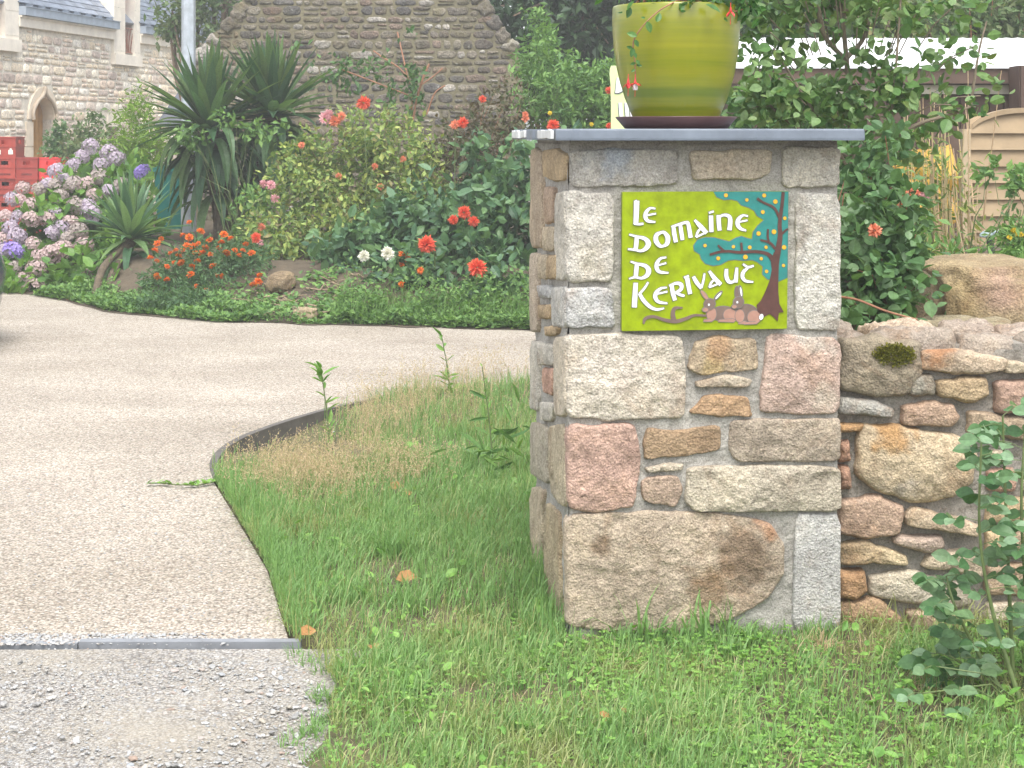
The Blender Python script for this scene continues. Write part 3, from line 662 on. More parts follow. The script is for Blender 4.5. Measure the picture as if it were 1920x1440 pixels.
for L in ([(1530, 665, 28), (1556, 500, 22), (1553, 380, 17), (1575, 200, 15), (1585, 97, 14)], [(1550, 330, 12), (1500, 240, 11), (1400, 190, 10), (1345, 155, 13)], [(1575, 475, 10), (1600, 450, 9), (1628, 430, 8)],
          [(1512, 610, 13), (1460, 555, 11), (1375, 530, 9)], [(1455, 555, 9), (1442, 500, 10), (1445, 432, 9)], [(1502, 720, 26), (1440, 657, 16), (1330, 635, 14), (1180, 640, 13), (1080, 630, 12), (990, 637, 11), (910, 660, 10)],
          [(1205, 632, 11), (1198, 552, 9)], [(1040, 630, 12), (985, 575, 8)]): ribbon(tr, L, 0.029, 0.0327)
tr.build('painted_trunk', brown, sign)
for L in ([(305, 1278, 8), (322, 1230, 14), (400, 1213, 13), (500, 1245, 15), (600, 1258, 17), (690, 1235, 15), (770, 1205, 11), (885, 1210, 9)], [(585, 1255, 22), (572, 1195, 20), (590, 1140, 15), (662, 1136, 7)]):
    pass
br = MB()
for L in ([(305, 1278, 8), (322, 1230, 14), (400, 1213, 13), (500, 1245, 15), (600, 1258, 17), (690, 1235, 15), (770, 1205, 11), (885, 1210, 9)], [(585, 1255, 22), (572, 1195, 20), (590, 1140, 15), (662, 1136, 7)]): ribbon(br, L, 0.029, 0.0322)
br.build('painted_branch', greyb, sign)
for (a, b) in [(1058, 125), (1250, 168), (1410, 128), (1513, 184), (1397, 278), (1600, 335), (1358, 472), (1500, 457), (866, 578), (1127, 590), (1277, 597), (1427, 597), (1593, 598), (987, 694), (1237, 684), (1382, 700), (1588, 763), (1432, 815)]:
    r = random.uniform(14, 21); fr_ = MB()
    fr_.prism([(a + (r + 4) * math.cos(t_), b + (r + 4) * math.sin(t_)) for t_ in np.arange(14) / 14 * 6.283], SP, 0.029, 0.0316, 1)
    fr_.prism([(a + r * math.cos(t_), b + r * math.sin(t_)) for t_ in np.arange(14) / 14 * 6.283], SP, 0.029, 0.0330)
    fr_.build('painted_fruit', [yel, lo_], sign)
def ell(cx, cy, rx, ry, rot=0, n=20):
    return [(cx + rx * math.cos(t_) * math.cos(rot) - ry * math.sin(t_) * math.sin(rot), cy + rx * math.cos(t_) * math.sin(rot) + ry * math.sin(t_) * math.cos(rot)) for t_ in np.arange(n) / n * 2 * math.pi]
def rabbit(shapes):
    mb = MB()
    for k, (poly, mt) in enumerate(shapes):
        mb.prism(grown(poly, 5), SP, 0.029, 0.0310 + k * 0.0004, 3); mb.prism(poly, SP, 0.029, 0.0312 + k * 0.0004, mt)
    return mb
rm = [greyb, pinkg, lw, lo_]
rabbit([(ell(1040, 1195, 125, 68, 0.05), 0), (ell(1095, 1205, 60, 55), 1), ([(985, 1265), (1000, 1248), (1120, 1240), (1150, 1255), (1130, 1270)], 1), (ell(925, 1195, 45, 62), 1), ([(850, 1262), (860, 1245), (915, 1240), (935, 1262)], 1),
        (ell(862, 1025, 16, 52, -0.65), 1), (ell(985, 1030, 14, 54, 0.75), 0), (ell(988, 1030, 8, 40, 0.75), 2), (ell(908, 1105, 52, 48, -0.5), 0), (ell(868, 1155, 26, 18), 1), (ell(900, 1110, 8, 10), 2)]).build('painted_rabbit', rm, sign)
rabbit([(ell(1255, 1190, 105, 78, 0.2), 0), ([(1170, 1285), (1190, 1262), (1240, 1265), (1250, 1290)], 1), (ell(1185, 1215, 42, 58), 1), (ell(1318, 1228, 62, 60), 1), ([(1225, 1292), (1240, 1272), (1330, 1268), (1345, 1288)], 1), (ell(1382, 1226, 18, 26, 0.3), 2),
        (ell(1160, 1005, 20, 58, 0.0), 0), (ell(1192, 995, 16, 55, -0.15), 0), (ell(1195, 995, 8, 42, -0.15), 2), (ell(1172, 1092, 46, 52, 0.5), 0), (ell(1133, 1130, 22, 16), 1), (ell(1160, 1090, 8, 10), 2)]).build('painted_rabbit', rm, sign)

# ================================================================== POT, SAUCER, FUCHSIA
PY = 5.08; ppm = F / PY; PX = (1267.5 - HX) / F * PY; PZ = 1.514
saucer = MB()
sr = 113.5 / ppm
saucer.lathe([(0, 0.0), (.155, 0.0), (.163, .002), (sr, .036), (sr - .001, .0385), (sr - .004, .038), (.16, .010), (0, .009)], (PX, PY, PZ), 72)
o = saucer.build('saucer', plain('brown_plastic', (0.075, 0.03, 0.03), 0.4, 0.12, 10), loc=(PX, PY, PZ), smooth=True)
tag(o, 'wide brown plant saucer under the green pot on the slate cap', 'saucer')
m, nt, b = newmat('green_glazed_clay'); co = objco(nt)
mp = N(nt, 'ShaderNodeMapping'); mp.inputs['Scale'].default_value = (0.5, 0.5, 9); nt.links.new(co, mp.inputs['Vector'])
c = ramp(nt, noise(nt, 1.6, 4, 0.55, mp.outputs[0]), [(0.40, (0.125, 0.17, 0.002)), (0.5, (0.205, 0.225, 0.005)), (0.62, (0.25, 0.25, 0.008))])
mp2 = N(nt, 'ShaderNodeMapping'); mp2.inputs['Scale'].default_value = (1.5, 1.5, 60); nt.links.new(co, mp2.inputs['Vector'])
c = mix(nt, c, ramp(nt, noise(nt, 2, 3, 0.6, mp2.outputs[0]), [(0.3, (.93, .93, .92)), (0.7, (1.05, 1.05, 1.03))]), 1.0, 'MULTIPLY')
nt.links.new(c, b.inputs['Base Color']); b.inputs['Roughness'].default_value = 0.3; b.inputs['Coat Weight'].default_value = 0.4; b.inputs['Coat Roughness'].default_value = 0.2
pot = thing('flower_pot', 'large olive green glazed pot standing on the pillar cap', 'flower pot', (PX, PY, PZ + .012))
PH = (220 - 12) / ppm; z0 = .012
prof = [(0, z0), (.118, z0), (.128, z0 + .004), (.133, z0 + .015), (.148, z0 + .05), (.163, z0 + .088), (.1775, z0 + .135), (.188, z0 + .18), (.196, z0 + .23), (.2005, z0 + .285), (.2025, z0 + .325), (.2018, PH + z0 + .018), (.199, PH + z0 + .024), (.195, PH + z0 + .0245), (.189, PH + z0 + .016), (.186, PH + z0 - .03), (.185, PH + z0 - .04)]
g = MB(); g.lathe(prof, (PX, PY, PZ), 96); g.build('pot_body', m, pot, smooth=True)
g = MB(); g.lathe([(.187, PH + z0 - .035), (.1, PH + z0 - .025), (0, PH + z0 - .022)], (PX, PY, PZ), 40); g.build('potting_soil', M['soil'], pot, smooth=True)
FUL = leafmat('fuchsia_leaf', [(.03, .10, .02), (.06, .17, .03), (.10, .22, .05)], 0.4)
fu = thing('fuchsia', 'fuchsia with red and white hanging flowers, planted in the green pot', 'plant', (PX, PY, PZ + PH))
base = np.array([PX, PY, PZ + PH])
g, cc = crown([((PX, PY, 1.985), (.20, .2, .07)), ((PX - .02, PY, 2.10), (.24, .24, .14)), ((PX, PY - .17, 1.925), (.2, .06, .03), 2), ((PX + .22, PY - .1, 1.93), (.05, .06, .05), 3)], 1100, .032, .035, 110, 2, mb=None)
trail = spline([P(1285, -6, 4.93), P(1256, 8, 4.87), P(1233, 22, 4.86), P(1206, 48, 4.86), P(1190, 72, 4.865), P(1187, 88, 4.87), P(1190, 112, 4.88), P(1192, 150, 4.89)], 5)
nodes = [(P(1195, 68, 4.86), (-1, 0, .35), .034), (P(1213, 40, 4.855), (.35, -.1, -1), .037), (P(1190, 74, 4.86), (.5, -.2, -1), .026), (P(1188, 90, 4.86), (-.3, -.3, -1), .03), (P(1190, 98, 4.86), (.2, -.4, -1), .02),
         (P(1192, 118, 4.87), (-1, -.2, -.3), .018), (P(1193, 122, 4.87), (1, -.2, -.1), .018), (P(1191, 130, 4.87), (-.8, -.3, -.5), .016), (P(1210, 34, 4.855), (-1, -.2, .2), .014), (P(1193, 112, 4.87), (.5, -.4, -.8), .02), (P(1187, 92, 4.86), (-1, -.3, .4), .022)]
g.inst(FINE_V, FINE_F, np.array([q[0] for q in nodes]), np.array([q[1] for q in nodes], float), np.tile((0.1, -1, .35), (len(nodes), 1)), np.array([q[2] for q in nodes]))
g.build('leaf_mass', FUL, fu)
g = stems(base, cc[:18], .005, .002, .2, .08); g.tube(trail, .0022, 6); g.build('stem', M['redstem'], fu)
PR = leafmat('fuchsia_sepal', [(.62, .03, .04), (.72, .07, .06)], .4, .25, (1, .6, .6)); PWt = leafmat('fuchsia_petal', [(.75, .68, .68), (.8, .76, .76)], .5, .3, (1, 1, 1))
def fuchsia_flower(top, tilt, white):
    mb = MB(); top = np.asarray(top); mb.tube(np.array([top + (0, 0, .022), top + (0, 0, .01), top, top - (0, 0, .006)]), [.0012, .0015, .004, .005], 7, 0)
    a = np.arange(4) / 4 * 6.283 + tilt; d = np.column_stack([np.cos(a), np.sin(a), np.full(4, -.35 if white else -1.0)])
    mb.inst(OVAL_V, OVAL_F, np.tile(top - (0, 0, .004), (4, 1)), d, np.tile((0, 0, 1.0), (4, 1)) + d * .3, .026, 0.75, 0)
    if white:
        a = np.arange(9) / 9 * 6.283; d = np.column_stack([np.cos(a) * .4, np.sin(a) * .4, np.full(9, -1.0)])
        mb.inst(OVAL_V, OVAL_F, np.tile(top - (0, 0, .006), (9, 1)), d, np.column_stack([np.cos(a), np.sin(a), 0 * a]), .022, 1.1, 1)
    mb.tube(np.array([top - (0, 0, .02), top - (.001, 0, .046)]), .001, 5, 0)
    return mb.build('flower', [PR, PWt], fu)
fuchsia_flower(P(1191, 153, 4.865), .5, True); fuchsia_flower(P(1178, 152, 4.86), .1, False); fuchsia_flower(P(1370, 18, 4.9), .6, False)

# ================================================================== RUBBLE WALL
WF = Frame(((1571 - HX) / F * 4.87, 4.87), (math.cos(math.radians(1.5)), math.sin(math.radians(1.5))))
wall = thing('rubble_wall', 'low mortared rubble stone wall running right from the gate pillar', 'wall', tuple(WF(1.0, 0)))
g = MB(); g.obox(WF(-.02, -.2, -.36), WF.u * 3.4, WF.n * .340, (0, 0, 1.055), 0)
mortar_face(g, WF, 3.3, -.15, .85, -.006, .008)
g.build('mortar_core', mortarmat('wall_mortar', (.29, .265, .225)), wall)
wst = [
 ([(1576, 640), (1640, 634), (1725, 645), (1722, 690), (1700, 735), (1640, 741), (1578, 725)], (.27, .23, .17)), ([(1728, 657), (1800, 660), (1880, 672), (1878, 692), (1800, 698), (1726, 690)], (.47, .38, .28)),
 ([(1885, 675), (1960, 680), (1960, 700), (1885, 698)], BGE), ([(1755, 712), (1845, 705), (1848, 738), (1820, 748), (1760, 742)], TAN), ([(1703, 705), (1745, 703), (1748, 738), (1705, 738)], (.3, .28, .23)),
 ([(1862, 715), (1960, 712), (1960, 770), (1870, 772)], (.38, .26, .2)), ([(1574, 744), (1620, 750), (1670, 764), (1668, 780), (1576, 774)], (.32, .31, .28)), ([(1690, 760), (1740, 755), (1785, 758), (1795, 780), (1780, 798), (1695, 795)], (.42, .3, .22)),
 ([(1818, 770), (1900, 783), (1960, 798), (1960, 825), (1815, 812)], (.36, .28, .2)), ([(1573, 796), (1612, 795), (1607, 806), (1575, 807)], ORG),
 ([(1614, 797), (1680, 800), (1790, 818), (1828, 850), (1818, 900), (1780, 930), (1710, 939), (1650, 920), (1606, 885)], (.48, .39, .27)), ([(1572, 830), (1590, 825), (1592, 860), (1572, 862)], (.33, .2, .14)),
 ([(1572, 877), (1590, 875), (1592, 910), (1572, 915)], (.33, .2, .14)), ([(1573, 936), (1640, 932), (1690, 950), (1680, 1000), (1620, 1008), (1574, 995)], (.43, .31, .23)),
 ([(1697, 965), (1715, 950), (1800, 970), (1832, 985), (1825, 1002), (1700, 982)], (.45, .36, .26)), ([(1685, 1004), (1760, 1002), (1766, 1022), (1735, 1032), (1680, 1018)], (.42, .33, .27)),
 ([(1573, 1020), (1620, 1013), (1690, 1040), (1697, 1056), (1640, 1052), (1575, 1055)], (.44, .36, .24)), ([(1738, 1040), (1775, 1033), (1835, 1035), (1835, 1078), (1730, 1060)], (.46, .38, .28)),
 ([(1573, 1072), (1616, 1068), (1621, 1105), (1600, 1118), (1574, 1115)], (.4, .25, .14)), ([(1632, 1080), (1700, 1072), (1810, 1095), (1815, 1130), (1760, 1138), (1635, 1115)], (.45, .4, .32)),
 ([(1573, 1127), (1640, 1122), (1690, 1160), (1650, 1178), (1580, 1172)], (.38, .26, .16)), ([(1698, 1142), (1760, 1145), (1860, 1170), (1850, 1197), (1720, 1188)], (.43, .33, .23)),
 ([(1688, 1208), (1830, 1205), (1840, 1245), (1700, 1245)], (.44, .32, .22)), ([(1573, 1198), (1650, 1195), (1655, 1240), (1573, 1240)], (.36, .28, .2))]
g = MB()
for i, (pl, c) in enumerate(wst):
    st = ()
    if i == 1: s1 = WF.px(1760, 665); st = ((*s1, .07, (.46, .22, .1), .8),)
    if i == 10: s1 = WF.px(1670, 812); s2 = WF.px(1690, 900); st = ((*s1, .08, (.46, .26, .1), .8), (*s2, .06, (.36, .33, .3), .6))
    if i == 13: s1 = WF.px(1668, 955); st = ((*s1, .03, (.5, .49, .46), .8),)
    pw = np.array([WF.px(*q) for q in pl]); pw = pw + unit(pw - pw.mean(0)) * .009
    stone(g, pw, WF, h=0.022 + .014 * random.random(), bulge=0.016 if i in (0, 10) else 0.008, col=c, step=0.0055, rough=0.008, re=0.015, stains=st, jit=0.007)
s1840 = WF.px(1842, 900)[0]; s1960 = WF.px(1964, 700)[0]
for lo, hi, zt in ((s1840, s1960, .555), (s1960, 3.3, .84)):
    for q in courses(lo, hi, 0.0, zt, .085, .17, lambda a, b, c, d: d < zt + .04, gap=.014):
        q = [(min(max(a, lo + .006), hi - .004), b) for a, b in q]; xs_q = [a for a, b in q]
        if max(xs_q) - min(xs_q) < .045: continue
        stone(g, q, WF, h=0.022, bulge=0.006, col=pick([TAN, CRM, PNK, BRN, BGE]), step=0.009, rough=0.008, re=0.012, jit=.006)
# flat top stones
class Flat(Frame):
    def __init__(s, z): s.z = z
    def __call__(s, a, b, h=0): return np.array([a, b, s.z + h])
    def arr(s, a, b, h): return np.column_stack([a, b, s.z + h])
x = .93
while x < 4.2:
    w = random.uniform(.16, .34)
    for (ya, yb) in ((4.885, 5.06), (5.07, 5.24)):
        dx = random.uniform(-.03, .03); yo = (x - 1) * .026
        q = [(x + dx, ya + yo), (x + w * .5, ya + yo - .01), (x + w - .015, ya + yo + .01), (x + w - .01, yb + yo), (x + w * .4, yb + yo + .01), (x + .01, yb + yo - .01)]
        stone(g, q, Flat(.838 + random.uniform(-.005, .012)), h=0.03, bulge=0.012, col=pick([(.42, .35, .29), (.46, .37, .28), (.34, .29, .24)]), step=0.009, rough=0.02, re=0.012)
    x += w
g.build('stonework', M['rubble'], wall, smooth=True)
g = MB(); n = 1500
pa = []
while len(pa) < n:
    q = np.array([random.uniform(1625, 1715), random.uniform(640, 690)])
    if ((q[0] - 1670) / 42) ** 2 + ((q[1] - 662) / 22) ** 2 < random.uniform(.3, 1.0): pa.append(q)
pp = np.array([WF(*WF.px(*q), 0.036 + .012 * random.random()) for q in pa])
g.inst(SIMP_V, SIMP_F, pp, unit(rng.normal(size=(n, 3)) + WF.n * .9 + np.array([0, 0, .6])), rng.normal(size=(n, 3)), .011, 1.0)
g.build('moss_patch', M['moss'], wall)

# ================================================================== BOULDERS
def ico(sub):
    import bmesh
    bm = bmesh.new(); bmesh.ops.create_icosphere(bm, subdivisions=sub, radius=1.0)
    v = np.array([q.co[:] for q in bm.verts]); f = np.array([[w.index for w in q.verts] for q in bm.faces]); bm.free(); return v, f
def rock(name, c, r, label, cat='rock', group=None, sub=5, col=(.36, .28, .17), amp=.22, seed=0, mat='boulder', boxy=.55, stain=None):
    v, f = ico(sub); c = np.array(c, float)
    w = np.sign(v) * np.abs(v) ** boxy; w = unit(w) * np.minimum(1.25, 1 / np.max(np.abs(v), axis=1))[:, None] ** .75
    n_ = fbm(v * 1.3 + seed, 3, seed); n2 = fbm(v * 5 + seed, 4, seed + 7)
    w = w * (1 + amp * n_ + amp * .18 * n2)[:, None]
    V = c + w * np.array(r); cc = np.tile(np.array(col), (len(V), 1))
    for (p, sr, scol, sa) in (stain or []):
        dd = np.linalg.norm(V - p, axis=1) * (1 + .4 * fbm(V * 9, 3, 3)); k = sa * (1 - sstep(sr * .4, sr, dd)); cc = cc * (1 - k[:, None]) + np.array(scol) * k[:, None]
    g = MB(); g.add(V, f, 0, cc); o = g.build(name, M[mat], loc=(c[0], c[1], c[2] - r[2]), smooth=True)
    tag(o, label, cat, group); return o
YB = 6.0
rock('boulder', P(1880, 575, YB + .25), (.33, .32, .19), 'big squared ochre boulder in the raised garden behind the rubble wall', 'boulder', seed=3, amp=.14, col=(.37, .29, .175), stain=[(P(1862, 540, YB - .05), .12, (.45, .30, .24), .7), (P(1800, 560, YB), .16, (.22, .17, .08), .6)])
rock('boulder', P(1790, 640, 5.55), (.20, .16, .09), 'low flat mossy stone lying at the foot of the big boulder', 'boulder', seed=8, amp=.15, col=(.33, .28, .18))
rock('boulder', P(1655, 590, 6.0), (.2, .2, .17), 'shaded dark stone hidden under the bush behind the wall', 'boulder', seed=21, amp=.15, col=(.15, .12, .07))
rock('rock', P(528, 530, 13.5), (.12, .11, .085), 'tan half buried rock high on the dirt bank', 'rock', sub=4, seed=5, col=(.25, .19, .12))
rock('rock', P(572, 594, 12.78), (.1, .09, .075), 'small rounded tan rock at the foot of the dirt bank', 'rock', sub=4, seed=12, col=(.36, .29, .19))

# ================================================================== HOUSE ON THE LEFT
he = (0.1705, 0.9853)
HF = Frame((-7.68, 24.0), he)                          # s runs away from the viewer along the front wall
def hs(px, py=200): return HF.px(px, py)[0]
hc = HF(4, 0)
house = thing('stone_house', 'pale stone cottage with slate roof and dormers behind the crates', 'house', tuple(hc))
S0, S1 = -3.5, 11.0
ZE = 3.14                                              # top of the wall under the eaves
dl, dr = hs(60), hs(98); dsp = 1.72; dw = dr - dl; dc = (dl + dr) / 2
d2 = (hs(209), hs(258)); w2 = (hs(230), hs(248)); d1 = (hs(-40), hs(30)); w1 = (hs(-25), hs(4)); zs2 = HF.px(234, 103)[1]; zs1 = HF.px(15, 73)[1]
sm = (hs(204), hs(222)); smz = (.75, 1.62)
g = MB()
def hbox(mb, s0, s1, z0, z1, h0, h1, mat=0, col=None): mb.obox(HF(s0, z0, h0), HF.u * (s1 - s0), (0, 0, z1 - z0), HF.n * (h1 - h0), mat, col)
hbox(g, S0, dl, -.2, zs1 - .02, -.5, 0)
hbox(g, dl, dr, dsp + dw * .5, zs1 - .02, -.5, 0)
hbox(g, dr, sm[0], -.2, zs1 - .02, -.5, 0); hbox(g, sm[0], sm[1], -.2, smz[0], -.5, 0); hbox(g, sm[0], sm[1], smz[1], zs1 - .02, -.5, 0); hbox(g, sm[1], S1, -.2, zs1 - .02, -.5, 0)
for a, b in ((S0, d1[0]), (d1[1], d2[0]), (d2[1], S1)): hbox(g, a, b, zs1 - .02, ZE, -.5, 0)
hbox(g, d2[0], d2[1], zs1 - .02, zs2 - .2, -.5, 0)
hbox(g, S0 - .01, S0, -.2, ZE, -4, 0); hbox(g, dl, dr, -.2, 2.2, -.55, -.5)
g.build('wall', M['house_mortar'], house)
g = MB()
HP = [(.82, .72, .57), (.79, .68, .52), (.85, .78, .65), (.76, .63, .52), (.68, .59, .51), (.82, .76, .64), (.60, .51, .45), (.84, .80, .72)]
rr = dw / 2 + .165
def hok(a, b, c, d):
    m_, z_ = (a + b) / 2, (c + d) / 2
    if b > dl - .12 and a < dr + .12 and z_ < dsp: return False
    if math.hypot(m_ - dc, z_ - dsp) < rr + .08: return False
    if b > sm[0] - .05 and a < sm[1] + .05 and d > smz[0] - .05 and c < smz[1] + .2: return False
    for (p, q), zs in ((d2, zs2), (d1, zs1)):
        if b > p - .0 and a < q + .0 and d > zs - .2: return False
    return d < ZE + .01 and a > S0
for q in courses(S0, S1, 0, ZE, .135, .27, hok, .3, .02):
    stone(g, q, HF, h=.012, bulge=.006, col=pick(HP, .14), step=.05, rough=.004, re=.02, ch=1)
g.build('stonework', M['house_stone'], house, smooth=True)
dress = plain('dressed_granite', (.76, .70, .60), .85, .12, 5, .3)
cor = MB()
for a, b in ((S0, d1[0]), (d1[1], d2[0]), (d2[1], S1)): hbox(cor, a, b, ZE, ZE + .14, -.4, .07); hbox(cor, a, b, ZE + .14, ZE + .17, -.4, .1)
cor.build('cornice', dress, house)
gu = MB(); sup = MB()
for a, b in ((S0, d1[0]), (d1[1], d2[0]), (d2[1], S1)):
    hbox(gu, a, b, ZE + .175, ZE + .30, .02, .16); hbox(gu, a, b, ZE + .30, ZE + .31, .01, .18)
    k = a + .2
    while k < b - .1: hbox(sup, k, k + .03, ZE + .312, ZE + .36, .05, .17); k += .42
    hbox(sup, a, b, ZE + .345, ZE + .40, -.10, -.085)
go = gu.build('gutter', M['zinc'], house); sup.build('gutter_bracket', M['slate'], go)
# slate roof: real courses of overlapping slates
pit = math.radians(47); ru, rn = np.array([-HF.n[0] * math.cos(pit), -HF.n[1] * math.cos(pit), math.sin(pit)]), None
rn = np.array([HF.n[0] * math.sin(pit), HF.n[1] * math.sin(pit), math.cos(pit)])
def slate_field(mb, O, a, up, nn, L, Hh, cw=.22, ch=.13, keep=None):
    r = 0; z = 0
    while z < Hh:
        x = -(r % 2) * cw / 2
        while x < L:
            if keep is None or keep(x + cw / 2, z + ch / 2):
                x0, x1 = max(0, x), min(L, x + cw - .006)
                if x1 > x0:
                    t = .013 + .004 * random.random(); e = .003 * random.random()
                    c = np.array((.95, .97, 1.0)) * random.uniform(.75, 1.25)
                    p = [O + a * x0 + up * z + nn * t, O + a * x1 + up * z + nn * (t + e), O + a * x1 + up * (z + ch * 1.5) + nn * .001, O + a * x0 + up * (z + ch * 1.5) + nn * .001]
                    q = [w - nn * .01 for w in p]
                    mb.add(p + q, np.array([(0, 1, 2, 3), (4, 5, 1, 0), (5, 6, 2, 1), (7, 4, 0, 3)]), 0, c)
            x += cw
        z += ch; r += 1
m, nt, b = newmat('roof_slates'); at = N(nt, 'ShaderNodeAttribute', attribute_name='Col'); co = objco(nt)
nt.links.new(mix(nt, mix(nt, at.outputs['Color'], (.19, .215, .26), 1.0, 'MULTIPLY'), ramp(nt, noise(nt, 14, 5, .6, co), [(.3, (.8, .8, .8)), (.7, (1.2, 1.2, 1.2))]), 1.0, 'MULTIPLY'), b.inputs['Base Color']); b.inputs['Roughness'].default_value = .42
RS = m
rf = MB(); RO = HF(S0, ZE + .36, .06)
slate_field(rf, RO, HF.u, ru, rn, S1 - S0, 4.0, keep=lambda x, z: not any(p - .02 < x + S0 < q + .02 and z < 2.2 for p, q in (d1, d2)))
rf.obox(RO - rn * .03, HF.u * (S1 - S0), ru * 4.0, -rn * .05); ridge = RO + ru * 4.0
rf.obox(ridge, HF.u * (S1 - S0), np.array([ru[0], ru[1], -ru[2]]) * 4.6, rn * .03)
rfo = rf.build('roof', RS, house)
# dormers
def dormer(dd, ww, zs, rail):
    dm = MB(); zt = 4.75
    hbox(dm, dd[0], ww[0], zs - .18, zt, -.25, .05); hbox(dm, ww[1], dd[1], zs - .18, zt, -.25, .05); hbox(dm, ww[0], ww[1], zt - .35, zt, -.25, .05)
    hbox(dm, dd[0] - .02, dd[1] + .02, zs - .19, zs, -.25, .09)
    for k in range(5): 
        zz = zs + .05 + k * .38
        for a, b in ((dd[0], ww[0]), (ww[1], dd[1])): hbox(dm, a + .004, b - .004, zz, zz + .012, .045, .053, 1)
    d = dm.build('dormer', [dress, M['house_mortar']], house)
    ck = MB()
    for s_, sg in ((dd[0], -1), (dd[1], 1)):
        A = HF(s_, ZE + .38, -.25); slate_field(ck, A + HF.u * sg * .004, -HF.n, np.array([0, 0, 1.0]), HF.u * sg, 1.6, zt - ZE - .4, .2, .13)
    hbox(ck, dd[0], dd[1], ZE + .5, zt, -1.75, -.27)
    mid = (dd[0] + dd[1]) / 2
    for sg in (-1, 1):
        e0 = HF(mid + sg * ((dd[1] - dd[0]) / 2 + .12), zt - .1, .12); up = HF.u * (-sg) * ((dd[1] - dd[0]) / 2 + .12) + np.array([0, 0, .75])
        slate_field(ck, e0, -HF.n, unit(up), unit(np.cross(-HF.n, unit(up)) * (-sg if True else 1)), 2.0, np.linalg.norm(up), .22, .13)
    ck.build('dormer_roof', RS, d)
    w = MB(); 
    hbox(w, ww[0], ww[0] + .07, zs, zt - .36, -.2, -.14); hbox(w, ww[1] - .07, ww[1], zs, zt - .36, -.2, -.14); hbox(w, ww[0] + .07, ww[1] - .07, zs, zs + .08, -.2, -.14); hbox(w, (ww[0] + ww[1]) / 2 - .03, (ww[0] + ww[1]) / 2 + .03, zs + .08, zt - .36, -.2, -.145)
    hbox(w, ww[0], ww[1], zs + .9, zs + .95, -.2, -.15)
    wo = w.build('window', M['red_paint'], d)
    if rail:
        r = MB()
        for k in range(6):
            s_ = ww[0] + .04 + (ww[1] - ww[0] - .08) * k / 5
            pts = [HF(s_ + .05 * math.sin(q * 3.1 + k), zs + .05 + q * .42, .0) for q in np.linspace(0, 1, 8)]; r.tube(np.array(pts), .009, 5)
        r.tube(np.array([HF(ww[0], zs + .48, 0), HF(ww[1], zs + .48, 0)]), .012, 5); r.tube(np.array([HF(ww[0], zs + .05, 0), HF(ww[1], zs + .05, 0)]), .01, 5)
        r.build('railing', plain('rusty_iron', (.26, .12, .08), .8, .3), d)
    gl = MB(); hbox(gl, ww[0] + .02, ww[1] - .02, zs + .02, zt - .37, -.19, -.175); gl.build('pane', M['glass'], d)
dormer(d2, w2, zs2, True); dormer(d1, w1, zs1, False)
# arched doorway with carved ogee hood
dm = MB()
ri, ro = dw / 2, rr; ang = np.linspace(0, math.pi, 15)
for i in range(14):
    a, b = ang[i], ang[i + 1]
    q = [(dc + ri * math.cos(a), dsp + ri * math.sin(a)), (dc + ro * math.cos(a), dsp + ro * math.sin(a)), (dc + ro * math.cos(b), dsp + ro * math.sin(b)), (dc + ri * math.cos(b), dsp + ri * math.sin(b))]
    dm.prism(q, HF, -.38, .03)
zz = 0.0
while zz < dsp - .05:
    hgt = min(random.uniform(.3, .48), dsp - zz)
    for a, b in ((dl - random.uniform(.2, .38), dl + .0), (dr - .0, dr + random.uniform(.2, .38))): hbox(dm, a, b, zz + .006, zz + hgt - .006, -.38, .024)
    zz += hgt
dress2 = plain('door_granite', (.66, .57, .45), .85, .14, 6, .3); dsur = dm.build('door_surround', dress2, house)
mo = MB(); ogee = [(dc - ri - .04, dsp + .0), (dc - ri - .05, dsp + .12), (dc - ri * .75, dsp + ri * .78), (dc - ri * .35, dsp + ri * 1.0), (dc - ri * .1, dsp + ri * 1.2), (dc, dsp + ri * 1.45)]
pl = [HF(a, z, .05) for a, z in ogee] + [HF(2 * dc - a, z, .05) for a, z in ogee[::-1][1:]]
mo.tube(spline(pl, 5), .03, 7); mo.build('ogee_moulding', plain('worn_moulding', (.46, .38, .29), .85, .15, 8), dsur, smooth=True)
dd = MB(); 
hbox(dd, dl + dw * .02, dr, 0, dsp + ri * .98, -.24, -.18)
for k in range(5): hbox(dd, dl + k * dw / 5 + .01, dl + (k + 1) * dw / 5 - .008, 0.02, dsp + ri * .9, -.18, -.16)
do = dd.build('door', M['oak'], house)
hh_ = MB(); hbox(hh_, dl, dl + dw * .30, .02, dsp + ri * .6, -.16, -.13); hh_.build('door_panel', M['greywood'], do)
wd = MB(); hbox(wd, sm[0], sm[1], smz[0], smz[1], -.3, -.25); hbox(wd, sm[0] - .08, sm[1] + .08, smz[1], smz[1] + .2, -.3, .03, 1); wd.build('shutter', [M['red_paint'], dress], house)
# folded dark canopy roof beside the lamp post
lt = thing('lean_to', 'small dark slate lean-to roof tucked between cottage and lamp post', 'lean-to', tuple(P(330, 250, 27.0) * np.array([1, 1, 0])))
a, b, c = P(350, 150, 27.5), P(288, 238, 26.6), P(370, 238, 26.6); g = MB()
off = np.array([.5, 2.0, 0])
for q in ([a, b, c],):
    g.add([a, b, c, a + off, b + off, c + off], [[0, 1, 2], [5, 4, 3], [0, 3, 4, 1], [1, 4, 5, 2], [2, 5, 3, 0]], 0, (.35, .34, .35))
g.build('roof', RS, lt)
for q in (b, c): 
    for o_ in (np.array([.06, .1, 0]), np.array([.5, 1.9, 0])): g = MB(); g.tube(np.array([(q + o_) * [1, 1, 0], q + o_]), .05, 6); g.build('post', M['dark_wood'], lt)

